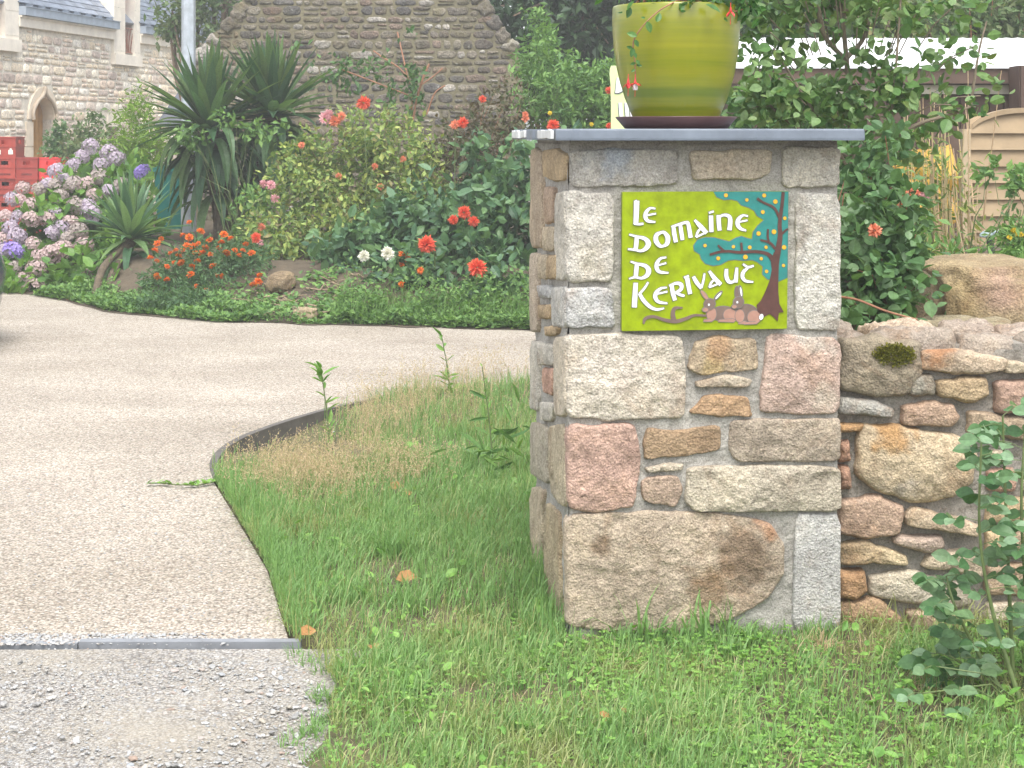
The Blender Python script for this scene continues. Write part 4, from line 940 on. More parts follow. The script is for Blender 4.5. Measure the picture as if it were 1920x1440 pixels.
# ================================================================== GABLE OF THE OLD BARN
GY = 19.0
gp = [P(x, y, GY) for x, y in ((362, 112), (455, 0), (690, -335), (908, 0), (972, 95), (985, 190))]
ZG = [(P(362, 700, GY)[0], -.2), (P(362, 0, GY)[0], gp[0][2]), (P(400, 62, GY)[0], P(0, 62, GY)[2]), (P(412, 62, GY)[0], P(0, 55, GY)[2]), (gp[1][0], gp[1][2]), (gp[2][0], gp[2][2]), (gp[3][0], gp[3][2]), (gp[4][0], gp[4][2]), (gp[5][0], gp[5][2]), (gp[5][0], -.2)]
GF = Frame((0, GY), (1, 0))
barn = thing('stone_barn', 'old dark mossy stone gable wall behind the flower beds', 'barn', (-1.8, GY, 0))
g = MB(); g.prism(ZG, GF, -.55, 0.0); g.build('wall', M['old_mortar'], barn)
g = MB()
inner = np.array(ZG)
def gok(a, b, c, d):
    return bool(inpoly(np.array([(a + b) / 2, a + .04, b - .04, a + .04, b - .04]), np.array([(c + d) / 2, d - .03, d - .03, c + .02, c + .02]), ZG).all())
OP = [(.17, .15, .12), (.20, .18, .145), (.13, .12, .105), (.22, .20, .16), (.20, .155, .125), (.33, .31, .28), (.11, .105, .10), (.15, .135, .115)]
for q in courses(ZG[0][0], gp[5][0], .1, 5.3, .105, .17, gok, .5, .016):
    stone(g, q, GF, h=.009, bulge=.004, col=pick(OP, .2), step=.04, rough=.008, re=.02, jit=.014, ch=1)
# copings along the two slopes
for A, B in ((ZG[4], ZG[5]), (ZG[5], ZG[6]), (ZG[1], ZG[2]), (ZG[3], ZG[4]), (ZG[6], ZG[7])):
    A, B = np.array(A), np.array(B); L = np.linalg.norm(B - A); t = (B - A) / L; nn_ = np.array([-t[1], t[0]]); k = 0
    while k < L:
        w = random.uniform(.15, .3); w = min(w, L - k)
        if w < .06: break
        q = [A + t * (k + .01) - nn_ * .14, A + t * (k + w - .01) - nn_ * .13, A + t * (k + w - .01) + nn_ * random.uniform(.01, .05), A + t * (k + .01) + nn_ * random.uniform(.01, .05)]
        stone(g, [tuple(p) for p in q], GF, h=.02, bulge=.01, col=pick(OP, .2), step=.035, rough=.02, re=.03, depth=.5, jit=.03); k += w
g.build('stonework', M['old_stone'], barn, smooth=True)
g = MB()
apx = ZG[5]; 
for k, (A, sg) in enumerate(((ZG[1], 1), (ZG[7], -1))):
    g.obox((A[0], GY + .56, A[1] - .06), (apx[0] - A[0], 0, apx[1] - A[1]), (0, 5, 0), (0, 0, .06), 0, (.8, .8, .85))
    sx = A[0] if k == 0 else A[0] - .3
    g.box((sx + .02, GY + .56, -.2), (sx + .3, GY + 5.5, A[1] - .1), 1)
g.build('roof', [RS, M['old_mortar']], barn)

# ================================================================== CRATES
def crate_mesh(colr, name, label, loc, rz):
    t = thing(name, label, 'crate', loc, 'stacked red bottle crates', rz)
    W, D, H = .30, .40, .29; w = .012; mt = plain('crate_plastic', colr, .45, .12, 12)
    g = MB(); g.box((-W / 2, -D / 2, 0), (W / 2, D / 2, .012))
    hw, h0, h1 = .05, .19, .245
    for s in (-1, 1):
        y0, y1 = sorted((s * D / 2, s * (D / 2 - w)))
        g.box((-W / 2, y0, .012), (W / 2, y1, h0)); g.box((-W / 2, y0, h1), (W / 2, y1, H)); g.box((-W / 2, y0, h0), (-hw, y1, h1)); g.box((hw, y0, h0), (W / 2, y1, h1))
        x0, x1 = sorted((s * W / 2, s * (W / 2 - w)))
        g.box((x0, -D / 2 + w, .012), (x1, D / 2 - w, h0)); g.box((x0, -D / 2 + w, h1), (x1, D / 2 - w, H)); g.box((x0, -D / 2 + w, h0), (x1, -hw * 1.2, h1)); g.box((x0, hw * 1.2, h0), (x1, D / 2 - w, h1))
    g.build('crate_body', mt, t, local=True)
    g = MB()
    for z in (.0, .145, .272):
        for s in (-1, 1):
            y0, y1 = sorted((s * (D / 2 + .001), s * (D / 2 + .008))); g.box((-W / 2 - .008, y0, z), (W / 2 + .008, y1, z + .018))
            x0, x1 = sorted((s * (W / 2 + .001), s * (W / 2 + .008))); g.box((x0, -D / 2 - .001, z), (x1, D / 2 + .001, z + .018))
    for x in (-.10, .10):
        for s in (-1, 1): y0, y1 = sorted((s * (D / 2 + .001), s * (D / 2 + .005))); g.box((x - .006, y0, .165), (x + .006, y1, .27))
    g.build('rib', mt, t, local=True)
    return t
CY = 22.4; ang = math.radians(16)
cx_ = lambda px: (px - HX) / F * CY
def cz(row): return row * .291
base_z = 0.0
grid = []
for row in range(5):
    for k, px in enumerate((-23, 17.5, 58, 99)):
        if row == 4 and k > 1: continue
        grid.append((row, k, px))
rednames = ['bottom', 'second', 'third', 'fourth', 'top']
crv = [(.33, .045, .03), (.36, .05, .035), (.30, .04, .03)]
protos = [crate_mesh(c, 'bottle_crate', 'x', (0, -60, 0), 0) for c in crv] + [crate_mesh((.66, .055, .055), 'bottle_crate', 'x', (0, -60, 0), 0)]
colw = ['leftmost column at the frame edge', 'second column from the left', 'third column from the left', 'rightmost column against the hydrangea']
rown = ['bottom layer', 'second layer up', 'third layer up', 'fourth layer up', 'topmost layer']
used = set()
for row, k, px in grid:
    pi = 3 if (k == 3 and row == 3) else (row * 2 + k) % 3
    src = protos[pi]; o = src if pi not in used else copy_tree(src); used.add(pi)
    o.location = (cx_(px), CY + .02 * random.uniform(-1, 1) + (.0 if k < 3 else .05), cz(row)); o.rotation_euler = (0, 0, random.uniform(-.02, .02))
    o['label'] = ('bright scarlet bottle crate topping the rightmost column of the stack' if pi == 3 else 'brick red bottle crate, %s, %s' % (rown[row], colw[k]))
# emblems: white bottle marks and dark word bars pressed on the visible faces
wm = plain('crate_print_white', (.8, .76, .68), .6, .05)
dm_ = plain('crate_print_dark', (.10, .02, .02), .6, .05)
for o in [o for o in COL.objects if o.name.startswith('bottle_crate') and o.parent is None]:
    zr = o.location.z
    if zr > 1.0:
        y = -.2085
        for x in (-.085, .085):
            g = MB(); g.box((x - .032, y - .001, .045), (x + .032, y, .105)); g.box((x - .014, y - .001, .1052), (x + .014, y, .128)); g.build('emblem', wm, o, local=True)
    else:
        g = MB(); y = -.2015; x = -.07
        while x < .07:
            w = random.uniform(.008, .016); g.box((x, y - .001, .045), (x + w, y, .072)); x += w + .006
        g.build('emblem', dm_, o, local=True)

# ================================================================== LAMP POST, SIGN BOARD, BIN, CAR
LY = 17.4; lx = (353.5 - HX) / F * LY
lp = thing('lamp_post', 'grey galvanised octagonal lamp post rising between cottage and barn', 'lamp post', (lx, LY, .3))
g = MB(); an = np.arange(8) / 8 * 2 * math.pi + .2
V = np.array([(lx + r * math.cos(a), LY + r * math.sin(a), z) for z, r in ((.2, .082), (6.2, .066)) for a in an])
g.add(V, [[i, (i + 1) % 8, 8 + (i + 1) % 8, 8 + i] for i in range(8)] + [list(range(8, 16))]); g.build('pole', M['galv'], lp)
g = MB(); g.tube(np.array([(lx, LY, 6.15), (lx, LY - .2, 6.35), (lx, LY - .9, 6.4)]), .035, 8); g.build('arm', M['galv'], lp)
g = MB(); g.box((lx - .12, LY - 1.3, 6.34), (lx + .12, LY - .7, 6.44)); g.build('lamp_head', M['galv'], lp)
g = MB(); g.box((lx - .14, LY - .14, .2), (lx + .14, LY + .14, .335)); g.build('base_plate', M['galv'], lp)

BY = 6.4
bd_ = thing('notice_board', 'pale yellow green notice board with white letters, half hidden behind the pot', 'sign', tuple(P(1200, 250, BY) * np.array([1, 1, 0]) + np.array([0, 0, .75])))
BF_ = Frame((0, BY), (1, 0)); 
def bp(x, y): return BF_.px(1120 + x / 9.6, 100 + y / 9.6)
ol = [bp(248, 222), bp(228, 300), bp(222, 380), bp(240, 560), bp(248, 900), bp(248, 1500), bp(1900, 1500), bp(1905, 222)]
g = MB(); g.prism(ol, BF_, -.02, 0); g.build('board', plain('pale_lime_paint', (.62, .72, .36), .5, .06), bd_)
def bribbon(mb, pts, h1, mat):
    q = np.array([(*bp(a, b), c / 9.6 / F * BY) for a, b, c in pts]); q = spline(q, 4); t = unit(np.gradient(q[:, :2], axis=0)); nn_ = np.column_stack([-t[:, 1], t[:, 0]])
    L, R = q[:, :2] + nn_ * q[:, 2:], q[:, :2] - nn_ * q[:, 2:]; k = len(q)
    mb.add([BF_(a, b, h1) for a, b in L] + [BF_(a, b, h1) for a, b in R], [(i, i + 1, k + i + 1, k + i) for i in range(k - 1)], mat)
g = MB()
g.prism([bp(340, 435), bp(316, 722), bp(420, 715), bp(520, 640), bp(540, 540), bp(460, 450)], BF_, 0, .0015, 0)
for L in ([(341, 435, 4), (328, 580, 4), (312, 722, 6)], [(308, 720, 6), (370, 722, 9), (430, 700, 8), (510, 640, 6)]): bribbon(g, L, .003, 1)
BLM = [M['white'], plain('navy_paint', (.03, .035, .07), .5, .1)]
g.build('lettering', BLM, bd_); g = MB()
for a in (372, 482, 570): g.prism([bp(a + 4, 890), bp(a + 22, 1140), bp(a + 95, 1140), bp(a + 70, 890)], BF_, 0, .0015, 0); bribbon(g, [(a, 890, 5), (a + 8, 1010, 6), (a + 18, 1140, 6)], .003, 1)
g.build('lettering', BLM, bd_)
for x in (.48, .66): g = MB(); g.box((x, BY + .001, .3), (x + .05, BY + .05, 1.2)); g.build('post', M['dark_wood'], bd_)

bY = 17.9
bn = thing('wheeled_bin', 'teal green wheeled bin standing behind the yucca and lamp post', 'bin', tuple(P(318, 400, bY) * np.array([1, 1, 0]) + np.array([0, 0, .3])))
x0, x1 = P(289, 0, bY)[0], P(346, 0, bY)[0]; zt = P(0, 322, bY)[2]; gm = plain('teal_plastic', (.01, .13, .11), .45, .12, 6)
g = MB(); xm, hw = (x0 + x1) / 2, (x1 - x0) / 2
g.add([(xm + sx * hw * k, bY + sy * .2 * k + .2, z) for z, k in ((.35, .8), (zt, 1.0)) for sx, sy in ((-1, -1), (1, -1), (1, 1), (-1, 1))], [[0, 1, 5, 4], [1, 2, 6, 5], [2, 3, 7, 6], [3, 0, 4, 7], [3, 2, 1, 0]]); g.build('bin_body', gm, bn)
g = MB(); g.box((x0 - .015, bY - .02, zt), (x1 + .015, bY + .44, zt + .045)); g.box((x0 + .03, bY - .005, zt + .045), (x1 - .03, bY + .4, zt + .065)); g.build('lid', gm, bn)
g = MB(); g.tube(np.array([(x0 + .02, bY + .42, .38), (x1 - .02, bY + .42, .38)]), .07, 14); g.build('wheel', plain('black_rubber', (.02, .02, .02), .7), bn)

# car nose just inside the left edge
CYr = 11.0
car = thing('parked_car', 'dark blue car at the left edge, only its front bumper showing', 'car', (-5.6, CYr, 0))
prof = [(0.0, .30), (-.02, .24), (-.10, .20), (-3.8, .20), (-3.95, .4), (-3.98, .75), (-3.75, .98), (-3.5, 1.05), (-3.0, 1.38), (-2.4, 1.46), (-1.75, 1.42), (-1.0, .97), (-.5, .90), (-.15, .80), (-.03, .68), (.03, .52)]
g = MB(); NS = 11; n = len(prof); V = []; xn = -956 / F * CYr - .185
for j in range(NS):
    t_ = -1 + 2 * j / (NS - 1); yy = CYr + t_ * .82; k = 1 - .10 * abs(t_) ** 6
    for (x, z) in prof:
        tuck = .06 * abs(t_) ** 3 if z > .9 else 0
        V.append((xn + x - .16 * abs(t_) ** 2.5 * (1 if x > -.6 else (-1 if x < -3.4 else 0)) + .07, yy - np.sign(t_) * (tuck + (.12 * max(0, z - .95) / .45 if abs(t_) > .9 else 0)), .3 + (z - .3) * (k if z > .5 else 1)))
fq = [(j * n + i, j * n + (i + 1) % n, (j + 1) * n + (i + 1) % n, (j + 1) * n + i) for j in range(NS - 1) for i in range(n)]
g.add(V, fq + [list(range(n))[::-1], list(range((NS - 1) * n, NS * n))])
g.build('body', plain('navy_car_paint', (.02, .03, .075), .25, .05, coat=.8), car, smooth=True)
tyre, rim = plain('tyre_rubber', (.025, .025, .027), .8, .15), plain('alloy', (.5, .5, .52), .3, .1, metal=.8)
for wx in (-.75, -3.2):
    for sy in (-1, 1):
        c = np.array([xn + wx, CYr + sy * .80, .31]); g = MB(); g.tube(np.array([c - (0, sy * .11, 0), c + (0, sy * .09, 0)]), .31, 28); w = g.build('wheel', tyre, car)
        g = MB(); g.tube(np.array([c + (0, sy * .091, 0), c + (0, sy * .10, 0)]), .2, 20); g.build('rim', rim, w)
for sy in (-1, 1):
    g = MB(); v, f = ico(2); g.add(v * np.array([.07, .16, .07]) + np.array([xn - .16, CYr + sy * .58, .66]), f); g.build('headlight', plain('headlight_glass', (.7, .72, .75), .1), car, smooth=True)
    g = MB(); g.box((xn - 3.0, CYr + sy * .80 - .01, .98), (xn - 1.3, CYr + sy * .80 + .012, 1.28)); g.build('side_window', M['glass'], car)

# terracotta edging by the hydrangea
te = plain('terracotta', (.34, .13, .07), .8, .2, 14, .2)
o = None
for (px0, px1, py0, py1, Y, lab) in ((92, 160, 524, 546, 14.75, 'broken terracotta edging tile under the hydrangea, upper one'), (125, 208, 538, 550, 14.35, 'low terracotta edging tile by the leaning yucca trunks')):
    a, b = P(px0, py0, Y), P(px1, py1 - 4, Y - .25); g = MB(); dx = b - a
    ux = unit(np.array([dx[0], dx[1], 0])); L = math.hypot(dx[0], dx[1]); nn_ = np.array([-ux[1], ux[0], 0]); hgt = (py1 - py0) / F * Y
    zb = float(bed_z(np.array([a[0]]), np.array([a[1]]))[0])
    A = np.array([a[0], a[1], zb - .03]); V = []
    for k in range(13):
        t_ = k / 12; zt = hgt * (.8 + .2 * abs(math.sin(t_ * math.pi * 3)))
        V += [A + ux * L * t_, A + ux * L * t_ + nn_ * .03, A + ux * L * t_ + nn_ * .03 + (0, 0, zt), A + ux * L * t_ + (0, 0, zt)]
    g.add(V, [(k * 4 + i, (k + 1) * 4 + i, (k + 1) * 4 + (i + 1) % 4, k * 4 + (i + 1) % 4) for k in range(12) for i in range(4)] + [(3, 2, 1, 0), (48, 49, 50, 51)])
    tag(g.build('edging_tile', te, loc=tuple(A)), lab, 'edging tile')

# ================================================================== SHED AND FENCE PANEL
SY = 11.5
def sx(px, Y=SY): return (px - HX) / F * Y
def sz(py, Y=SY): return CAMZ + (HY - py) / F * Y
shed = thing('garden_shed', 'low brown shed with white sheet roof behind the leafy shrub', 'shed', (sx(1720), SY, .8))
X0, X1 = sx(1385), sx(2180)
g = MB(); g.box((X0 + .12, SY + .1, .6), (X1 - .1, SY + 2.2, sz(128))); 
for k in range(26):
    xx = X0 + .14 + k * (X1 - X0 - .3) / 26; g.box((xx, SY + .08, .6), (xx + (X1 - X0 - .3) / 26 - .012, SY + .099, sz(176)))
g.build('wall', M['dark_wood'], shed)
g = MB(); e0 = np.array([X0 - .1, SY - .08, sz(125, SY - .08)]); rg = np.array([X0 - .1, SY + 2.0, sz(72, SY + 2.0)]); sl_ = rg - e0
nr = 70; V = []
for k in range(nr + 1):
    xx = (X1 - X0 + .2) * k / nr; w = .006 * math.sin(k * math.pi / 1.0 * .5 * 2) 
    V += [e0 + (xx, 0, .006 * (k % 2)), rg + (xx, 0, .006 * (k % 2)), rg + (xx, 0, -.012), e0 + (xx, 0, -.012)]
g.add(V, [(k * 4 + i, (k + 1) * 4 + i, (k + 1) * 4 + (i + 1) % 4, k * 4 + (i + 1) % 4) for k in range(nr) for i in range(4)])
g.build('roof', M['roofsheet'], shed)
g = MB(); g.box((X0 - .08, SY - .06, sz(157)), (X1 + .08, SY - .03, sz(127))); g.build('fascia', M['dark_wood'], shed)
g = MB(); g.box((X0, SY + .02, sz(176)), (X1, SY + .06, sz(159))); g.build('batten', M['batten'], shed)
g = MB(); a_ = 1886; g.box((sx(a_), SY - .3, sz(206)), (sx(1990), SY - .07, sz(126))); 
for k in range(3): g.box((sx(a_ + 2 + 34 * k), SY - .32, sz(205)), (sx(a_ + 33 + 34 * k), SY - .301, sz(127)))
g.build('cabinet', plain('dark_brown_boards', (.085, .05, .035), .7, .2, 8), shed)

FY = 9.5
fp = thing('fence_panel', 'arched pine fence panel of lapped horizontal boards', 'fence panel', (sx(1915, FY), FY, .78))
xa, xb = sx(1820, FY), sx(2012, FY); xm = (xa + xb) / 2
arch = lambda x: sz(236, FY) + (sz(206, FY) - sz(236, FY)) * max(0, 1 - ((x - xm) / (xb - xa) * 2) ** 2) ** .75
g = MB(); zb = .74; k = 0; zlist = []
y = 496
while y > 236:
    z0, z1 = sz(y, FY), sz(y - 31, FY); yo = random.uniform(-.002, .002)
    g.add([(xa - .01, FY - .034 + yo, z0 - .006), (xb + .01, FY - .034 + yo, z0 - .006), (xb + .01, FY - .02 + yo, z0 - .006), (xa - .01, FY - .02 + yo, z0 - .006), (xa - .01, FY - .010, z1 + .004), (xb + .01, FY - .010, z1 + .004), (xb + .01, FY + .004, z1 + .004), (xa - .01, FY + .004, z1 + .004)],
          np.array([(0, 3, 2, 1), (4, 5, 6, 7), (0, 1, 5, 4), (1, 2, 6, 5), (2, 3, 7, 6), (3, 0, 4, 7)])); y -= 31; k += 1
ztop = z1
xs_ = np.linspace(xa, xb, 20); ol = [(a, ztop + .005) for a in xs_] + [(a, max(ztop + .01, arch(a) - .012)) for a in xs_[::-1]]
g.prism(ol, Frame((0, FY), (1, 0)), -.006, .010); g.build('board', M['weatherpine'], fp)
g = MB(); pa = [(a, FY, arch(a)) for a in xs_]
Va = []
for a in xs_: Va += [(a, FY - .035, arch(a) - .018), (a, FY + .03, arch(a) - .018), (a, FY + .03, arch(a) + .012), (a, FY - .035, arch(a) + .012)]
g.add(Va, [(k * 4 + i, (k + 1) * 4 + i, (k + 1) * 4 + (i + 1) % 4, k * 4 + (i + 1) % 4) for k in range(19) for i in range(4)] + [(3, 2, 1, 0), (76, 77, 78, 79)])
g.box((xm - .02, FY + .008, .8), (xm + .02, FY + .03, arch(xm) - .02))
g.build('arched_rail', M['weatherpine'], fp)
for a in (xa - .06, xb + .012):
    g = MB(); g.box((a, FY - .045, .6), (a + .048, FY + .03, sz(242, FY))); g.build('post', plain('pale_post', (.40, .31, .2), .75, .15, 6), fp)
tp = thing('yellow_tarp', 'crumpled mustard yellow sheet among dry stems left of the fence panel', 'tarp', tuple(P(1750, 400, 9.9) * np.array([1, 1, 0]) + np.array([0, 0, .75])))
nu, nv = 26, 20; uu, vv = np.meshgrid(np.linspace(0, 1, nu), np.linspace(0, 1, nv)); pts = np.column_stack([uu.ravel() * 3, vv.ravel() * 3, 0 * uu.ravel()])
a, b = P(1690, 415, 9.9), P(1812, 285, 9.9); Vt = np.column_stack([a[0] + (b[0] - a[0]) * uu.ravel(), 9.9 + .35 * vv.ravel() + .09 * fbm(pts, 4, 3), a[2] + (b[2] - a[2]) * vv.ravel() * (.72 + .28 * sstep(0, .45, uu.ravel())) + .04 * fbm(pts + 9, 3, 4)])
ii = np.arange(nv - 1)[:, None] * nu + np.arange(nu - 1)[None]; g = MB(); g.add(Vt, np.stack([ii, ii + 1, ii + nu + 1, ii + nu], -1).reshape(-1, 4)); g.build('sheet', plain('mustard_cloth', (.42, .25, .03), .7, .2, 6), tp, smooth=True)
so_ = thing('garden_ornament', 'pale blue garden ornament on a dark stake in front of the fence panel', 'ornament', tuple(P(1862, 500, 8.6)))
g = MB(); v, f = ico(3); c = P(1855, 437, 8.6); vv = v * np.array([.052, .03, .02]) * (1 + .25 * fbm(v * 2, 3, 4))[:, None]; vv[:, 2] += vv[:, 0] * .25; g.add(vv + c, f); g.build('head', plain('pale_blue_plastic', (.5, .62, .66), .5, .1), so_, smooth=True)
g = MB(); g.tube(np.array([c - (0, 0, .01), P(1867, 500, 8.6) - (0, 0, .1)]), .02, 7); g.build('stake', plain('dark_stake', (.06, .065, .06), .6), so_)

# ================================================================== PLANTS
L = {}
L['hyd'] = leafmat('hydrangea_leaf', [(.07, .17, .03), (.13, .28, .04), (.20, .36, .06), (.10, .22, .06)], .5)
L['bright'] = leafmat('bright_leaf', [(.08, .18, .05), (.14, .27, .07), (.21, .36, .09)], .5)
L['lime'] = leafmat('lime_leaf', [(.16, .28, .03), (.24, .38, .05), (.13, .24, .03)], .55)
L['rosey'] = leafmat('rose_leaf', [(.11, .19, .06), (.20, .31, .08), (.30, .41, .11), (.40, .45, .12), (.13, .22, .08), (.30, .25, .10)], .5)
L['dahl'] = leafmat('dahlia_leaf', [(.05, .12, .06), (.09, .19, .08), (.15, .27, .10), (.11, .21, .13)], .45)
L['cop'] = leafmat('bronze_leaf', [(.09, .06, .035), (.13, .10, .05), (.07, .10, .035), (.16, .13, .08)], .6)
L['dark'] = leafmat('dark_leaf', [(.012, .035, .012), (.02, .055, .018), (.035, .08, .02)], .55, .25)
L['mid'] = leafmat('mid_leaf', [(.04, .10, .03), (.075, .17, .045), (.12, .23, .06)], .5)
L['grey'] = leafmat('grey_green_leaf', [(.075, .165, .065), (.13, .24, .10), (.10, .21, .06), (.19, .30, .15)], .42)
L['shrub'] = leafmat('oval_shrub_leaf', [(.055, .135, .035), (.095, .20, .05), (.145, .26, .07), (.2, .31, .13), (.17, .24, .06)], .42)
L['mari'] = leafmat('feathery_leaf', [(.06, .13, .06), (.09, .18, .07), (.13, .23, .09)], .6)
L['yucca'] = leafmat('yucca_leaf', [(.07, .16, .08), (.10, .21, .105), (.15, .27, .125), (.21, .32, .115), (.085, .19, .095)], .36, .4)
L['fern'] = leafmat('climber_leaf', [(.09, .17, .05), (.13, .2, .08), (.18, .22, .1)], .55)
L['gr1'] = leafmat('grass_green', [(.17, .31, .10), (.23, .40, .13), (.30, .47, .17), (.40, .48, .21), (.21, .36, .14)], .6, .45, patch=.55, pcol=(.42, .36, .17), pscale=2.6)
L['gr2'] = leafmat('grass_lush', [(.16, .30, .10), (.22, .39, .13), (.28, .46, .17)], .55, .45)
L['dry'] = leafmat('grass_dry', [(.58, .43, .27), (.64, .50, .33), (.50, .40, .22), (.42, .40, .18)], .7, .35, (1, .95, .8))
L['clov'] = leafmat('clover_leaf', [(.12, .28, .05), (.19, .37, .07), (.25, .43, .10)], .5, .35)
def flowermat(n, cols, t=.25): return leafmat(n, cols, .55, t, (1, .9, .9))
FM = {'mauve': flowermat('mauve_floret', [(.40, .34, .42), (.5, .43, .48), (.36, .28, .38)]), 'dusty': flowermat('dusty_pink_floret', [(.5, .36, .34), (.56, .44, .42), (.42, .3, .3)]),
      'blue': flowermat('violet_floret', [(.28, .2, .56), (.36, .28, .62), (.22, .15, .5)]), 'fade': flowermat('faded_floret', [(.36, .30, .26), (.42, .36, .33), (.3, .25, .24)]),
      'red': flowermat('coral_red_petal', [(.74, .10, .05), (.78, .16, .08), (.68, .07, .04)]), 'white': flowermat('cream_petal', [(.74, .74, .6), (.8, .8, .72)]),
      'orange': flowermat('orange_petal', [(.74, .2, .02), (.70, .12, .02), (.76, .28, .03)]), 'pink': flowermat('pink_petal', [(.68, .32, .36), (.74, .45, .46)]), 'salmon': flowermat('salmon_petal', [(.7, .2, .1), (.72, .3, .18)]),
      'yellow': flowermat('yellow_petal', [(.65, .5, .03), (.7, .58, .05)])}
def plant(name, label, cat, base, lobes, n, size, mat, stem='greystem', nst=16, oval=False, clump=.12, nclump=None, r0=.012, group=None, up=.5, wid=1.0, zmin=None, shell=.45):
    base = np.asarray(base, float); t = thing(name, label, cat, tuple(base), group)
    g, cc = crown(lobes, n, size, clump, nclump, oval, wid, up, zmin=zmin, shell=shell); g.build('foliage', mat, t)
    if nst:
        stems(base, cc[rng.permutation(len(cc))[:nst]], r0, r0 * .25, .3, .15).build('stem', M[stem], t)
    return t
def ball_flower(name, mat, r, n, petal, wid=.6, hemi=False, flat=1.0, cup=.2):
    i = np.arange(n) + .5; ph = np.arccos(1 - (1.2 if hemi else 1.75) * i / n); th = math.pi * (1 + 5 ** .5) * i
    d = np.column_stack([np.cos(th) * np.sin(ph), np.sin(th) * np.sin(ph), np.cos(ph) * flat]); d = unit(d + .08 * rng.normal(size=d.shape))
    g = MB(); g.inst(OVAL_V, OVAL_F, d * r * .25, d, np.tile((0, 0, 1.0), (n, 1)) + .3 * rng.normal(size=(n, 3)), petal * np.clip(rng.normal(1, .12, n), .6, 1.4), wid); return g
def floret_ball(r, n):
    i = np.arange(n) + .5; ph = np.arccos(1 - 1.55 * i / n); th = math.pi * (1 + 5 ** .5) * i
    d = np.column_stack([np.cos(th) * np.sin(ph), np.sin(th) * np.sin(ph), np.cos(ph) * .8]); g = MB(); d = d + .05 * rng.normal(size=d.shape)
    a0 = rng.random(n) * 6.28; t1 = unit(np.cross(d, rng.normal(size=(n, 3)))); t2 = unit(np.cross(d, t1))
    for k in range(4):
        a = a0 * 0 + k * math.pi / 2; dd_ = t1 * np.cos(a)[:, None] + t2 * np.sin(a)[:, None] + unit(d) * .25
        g.inst([(0, 0, 0), (-.45, .55, .05), (0, 1, 0), (.45, .55, .05)], SIMP_F, d * r, dd_, unit(d), r * .27 * rng.uniform(.8, 1.25, n))
    return g

# hydrangea
hy = plant('hydrangea_bush', 'sprawling hydrangea with mauve, dusty pink and violet mophead flowers at the left', 'hydrangea', (-4.5, 16.3, .1),
   [(P(60, 480, 16.0), (.52, .5, .42)), (P(150, 430, 16.4), (.55, .6, .62)), (P(230, 400, 16.9), (.42, .5, .62)), (P(-60, 500, 16.2), (.5, .5, .5)), (P(200, 490, 15.7), (.3, .3, .3)), (P(180, 350, 16.9), (.3, .35, .32)), (P(20, 520, 15.5), (.5, .25, .2), .7), (P(70, 530, 15.1), (.4, .2, .16), .6), (P(150, 520, 14.95), (.35, .2, .2), .6), (P(215, 510, 14.6), (.2, .2, .16), .6)], 7200, .115, L['hyd'], 'greenstem', 18, True, .12, 260, zmin=.05)
protoh = {}
for k in ('mauve', 'dusty', 'blue', 'fade'):
    protoh[k] = [floret_ball(.082, 64) for _ in range(1)][0].build('flower_head', FM[k], hy, local=True)
hp = [(60, 460, 'dusty'), (25, 476, 'blue'), (95, 475, 'dusty'), (75, 485, 'dusty'), (150, 440, 'mauve'), (128, 450, 'fade'), (120, 465, 'dusty'), (155, 295, 'mauve'), (205, 290, 'mauve'), (265, 320, 'blue'), (250, 318, 'mauve'), (172, 275, 'mauve'),
      (190, 312, 'mauve'), (190, 330, 'fade'), (120, 335, 'mauve'), (85, 345, 'mauve'), (60, 340, 'mauve'), (45, 350, 'dusty'), (70, 355, 'fade'), (100, 350, 'fade'), (140, 350, 'fade'), (165, 345, 'dusty'), (180, 350, 'dusty'), (175, 370, 'dusty'),
      (40, 375, 'dusty'), (55, 385, 'dusty'), (25, 372, 'mauve'), (110, 370, 'fade'), (130, 362, 'dusty'), (170, 385, 'mauve'), (145, 390, 'fade'), (100, 395, 'mauve'), (130, 415, 'dusty'), (150, 430, 'fade'), (128, 455, 'dusty'), (95, 440, 'mauve'),
      (35, 440, 'mauve'), (15, 425, 'mauve'), (5, 450, 'dusty'), (30, 500, 'fade'), (42, 512, 'dusty'), (48, 532, 'dusty'), (68, 535, 'dusty'), (67, 505, 'dusty'), (180, 505, 'dusty'), (212, 495, 'blue'), (20, 395, 'mauve'), (10, 410, 'dusty'), (175, 400, 'mauve'),
      (35, 405, 'mauve'), (60, 410, 'dusty'), (230, 345, 'fade'), (275, 355, 'blue'), (208, 360, 'mauve'), (88, 415, 'dusty'), (115, 430, 'mauve'), (160, 460, 'dusty'), (8, 470, 'mauve'), (22, 452, 'blue'), (105, 320, 'mauve'), (140, 312, 'mauve'), (220, 300, 'mauve')]
used = set(); hl = np.array(hy.location)
for px, py, k in [h for i, h in enumerate(hp) if i % 6 != 4]:
    px += random.uniform(-4, 4); py += random.uniform(-4, 4); Yd = 15.05 + (540 - py) / 260 * 1.5
    pos = P(px, py, Yd) - hl; o = protoh[k]
    if k in used: o = copy_part(o, pos, hy)
    used.add(k); o.location = pos; s_ = random.uniform(.85, 1.2) * (1.15 if k == 'blue' else 1); o.scale = (s_,) * 3
    o.rotation_euler = (random.uniform(.2, .8), random.uniform(-.4, .4), random.uniform(0, 6))
tag(hy)

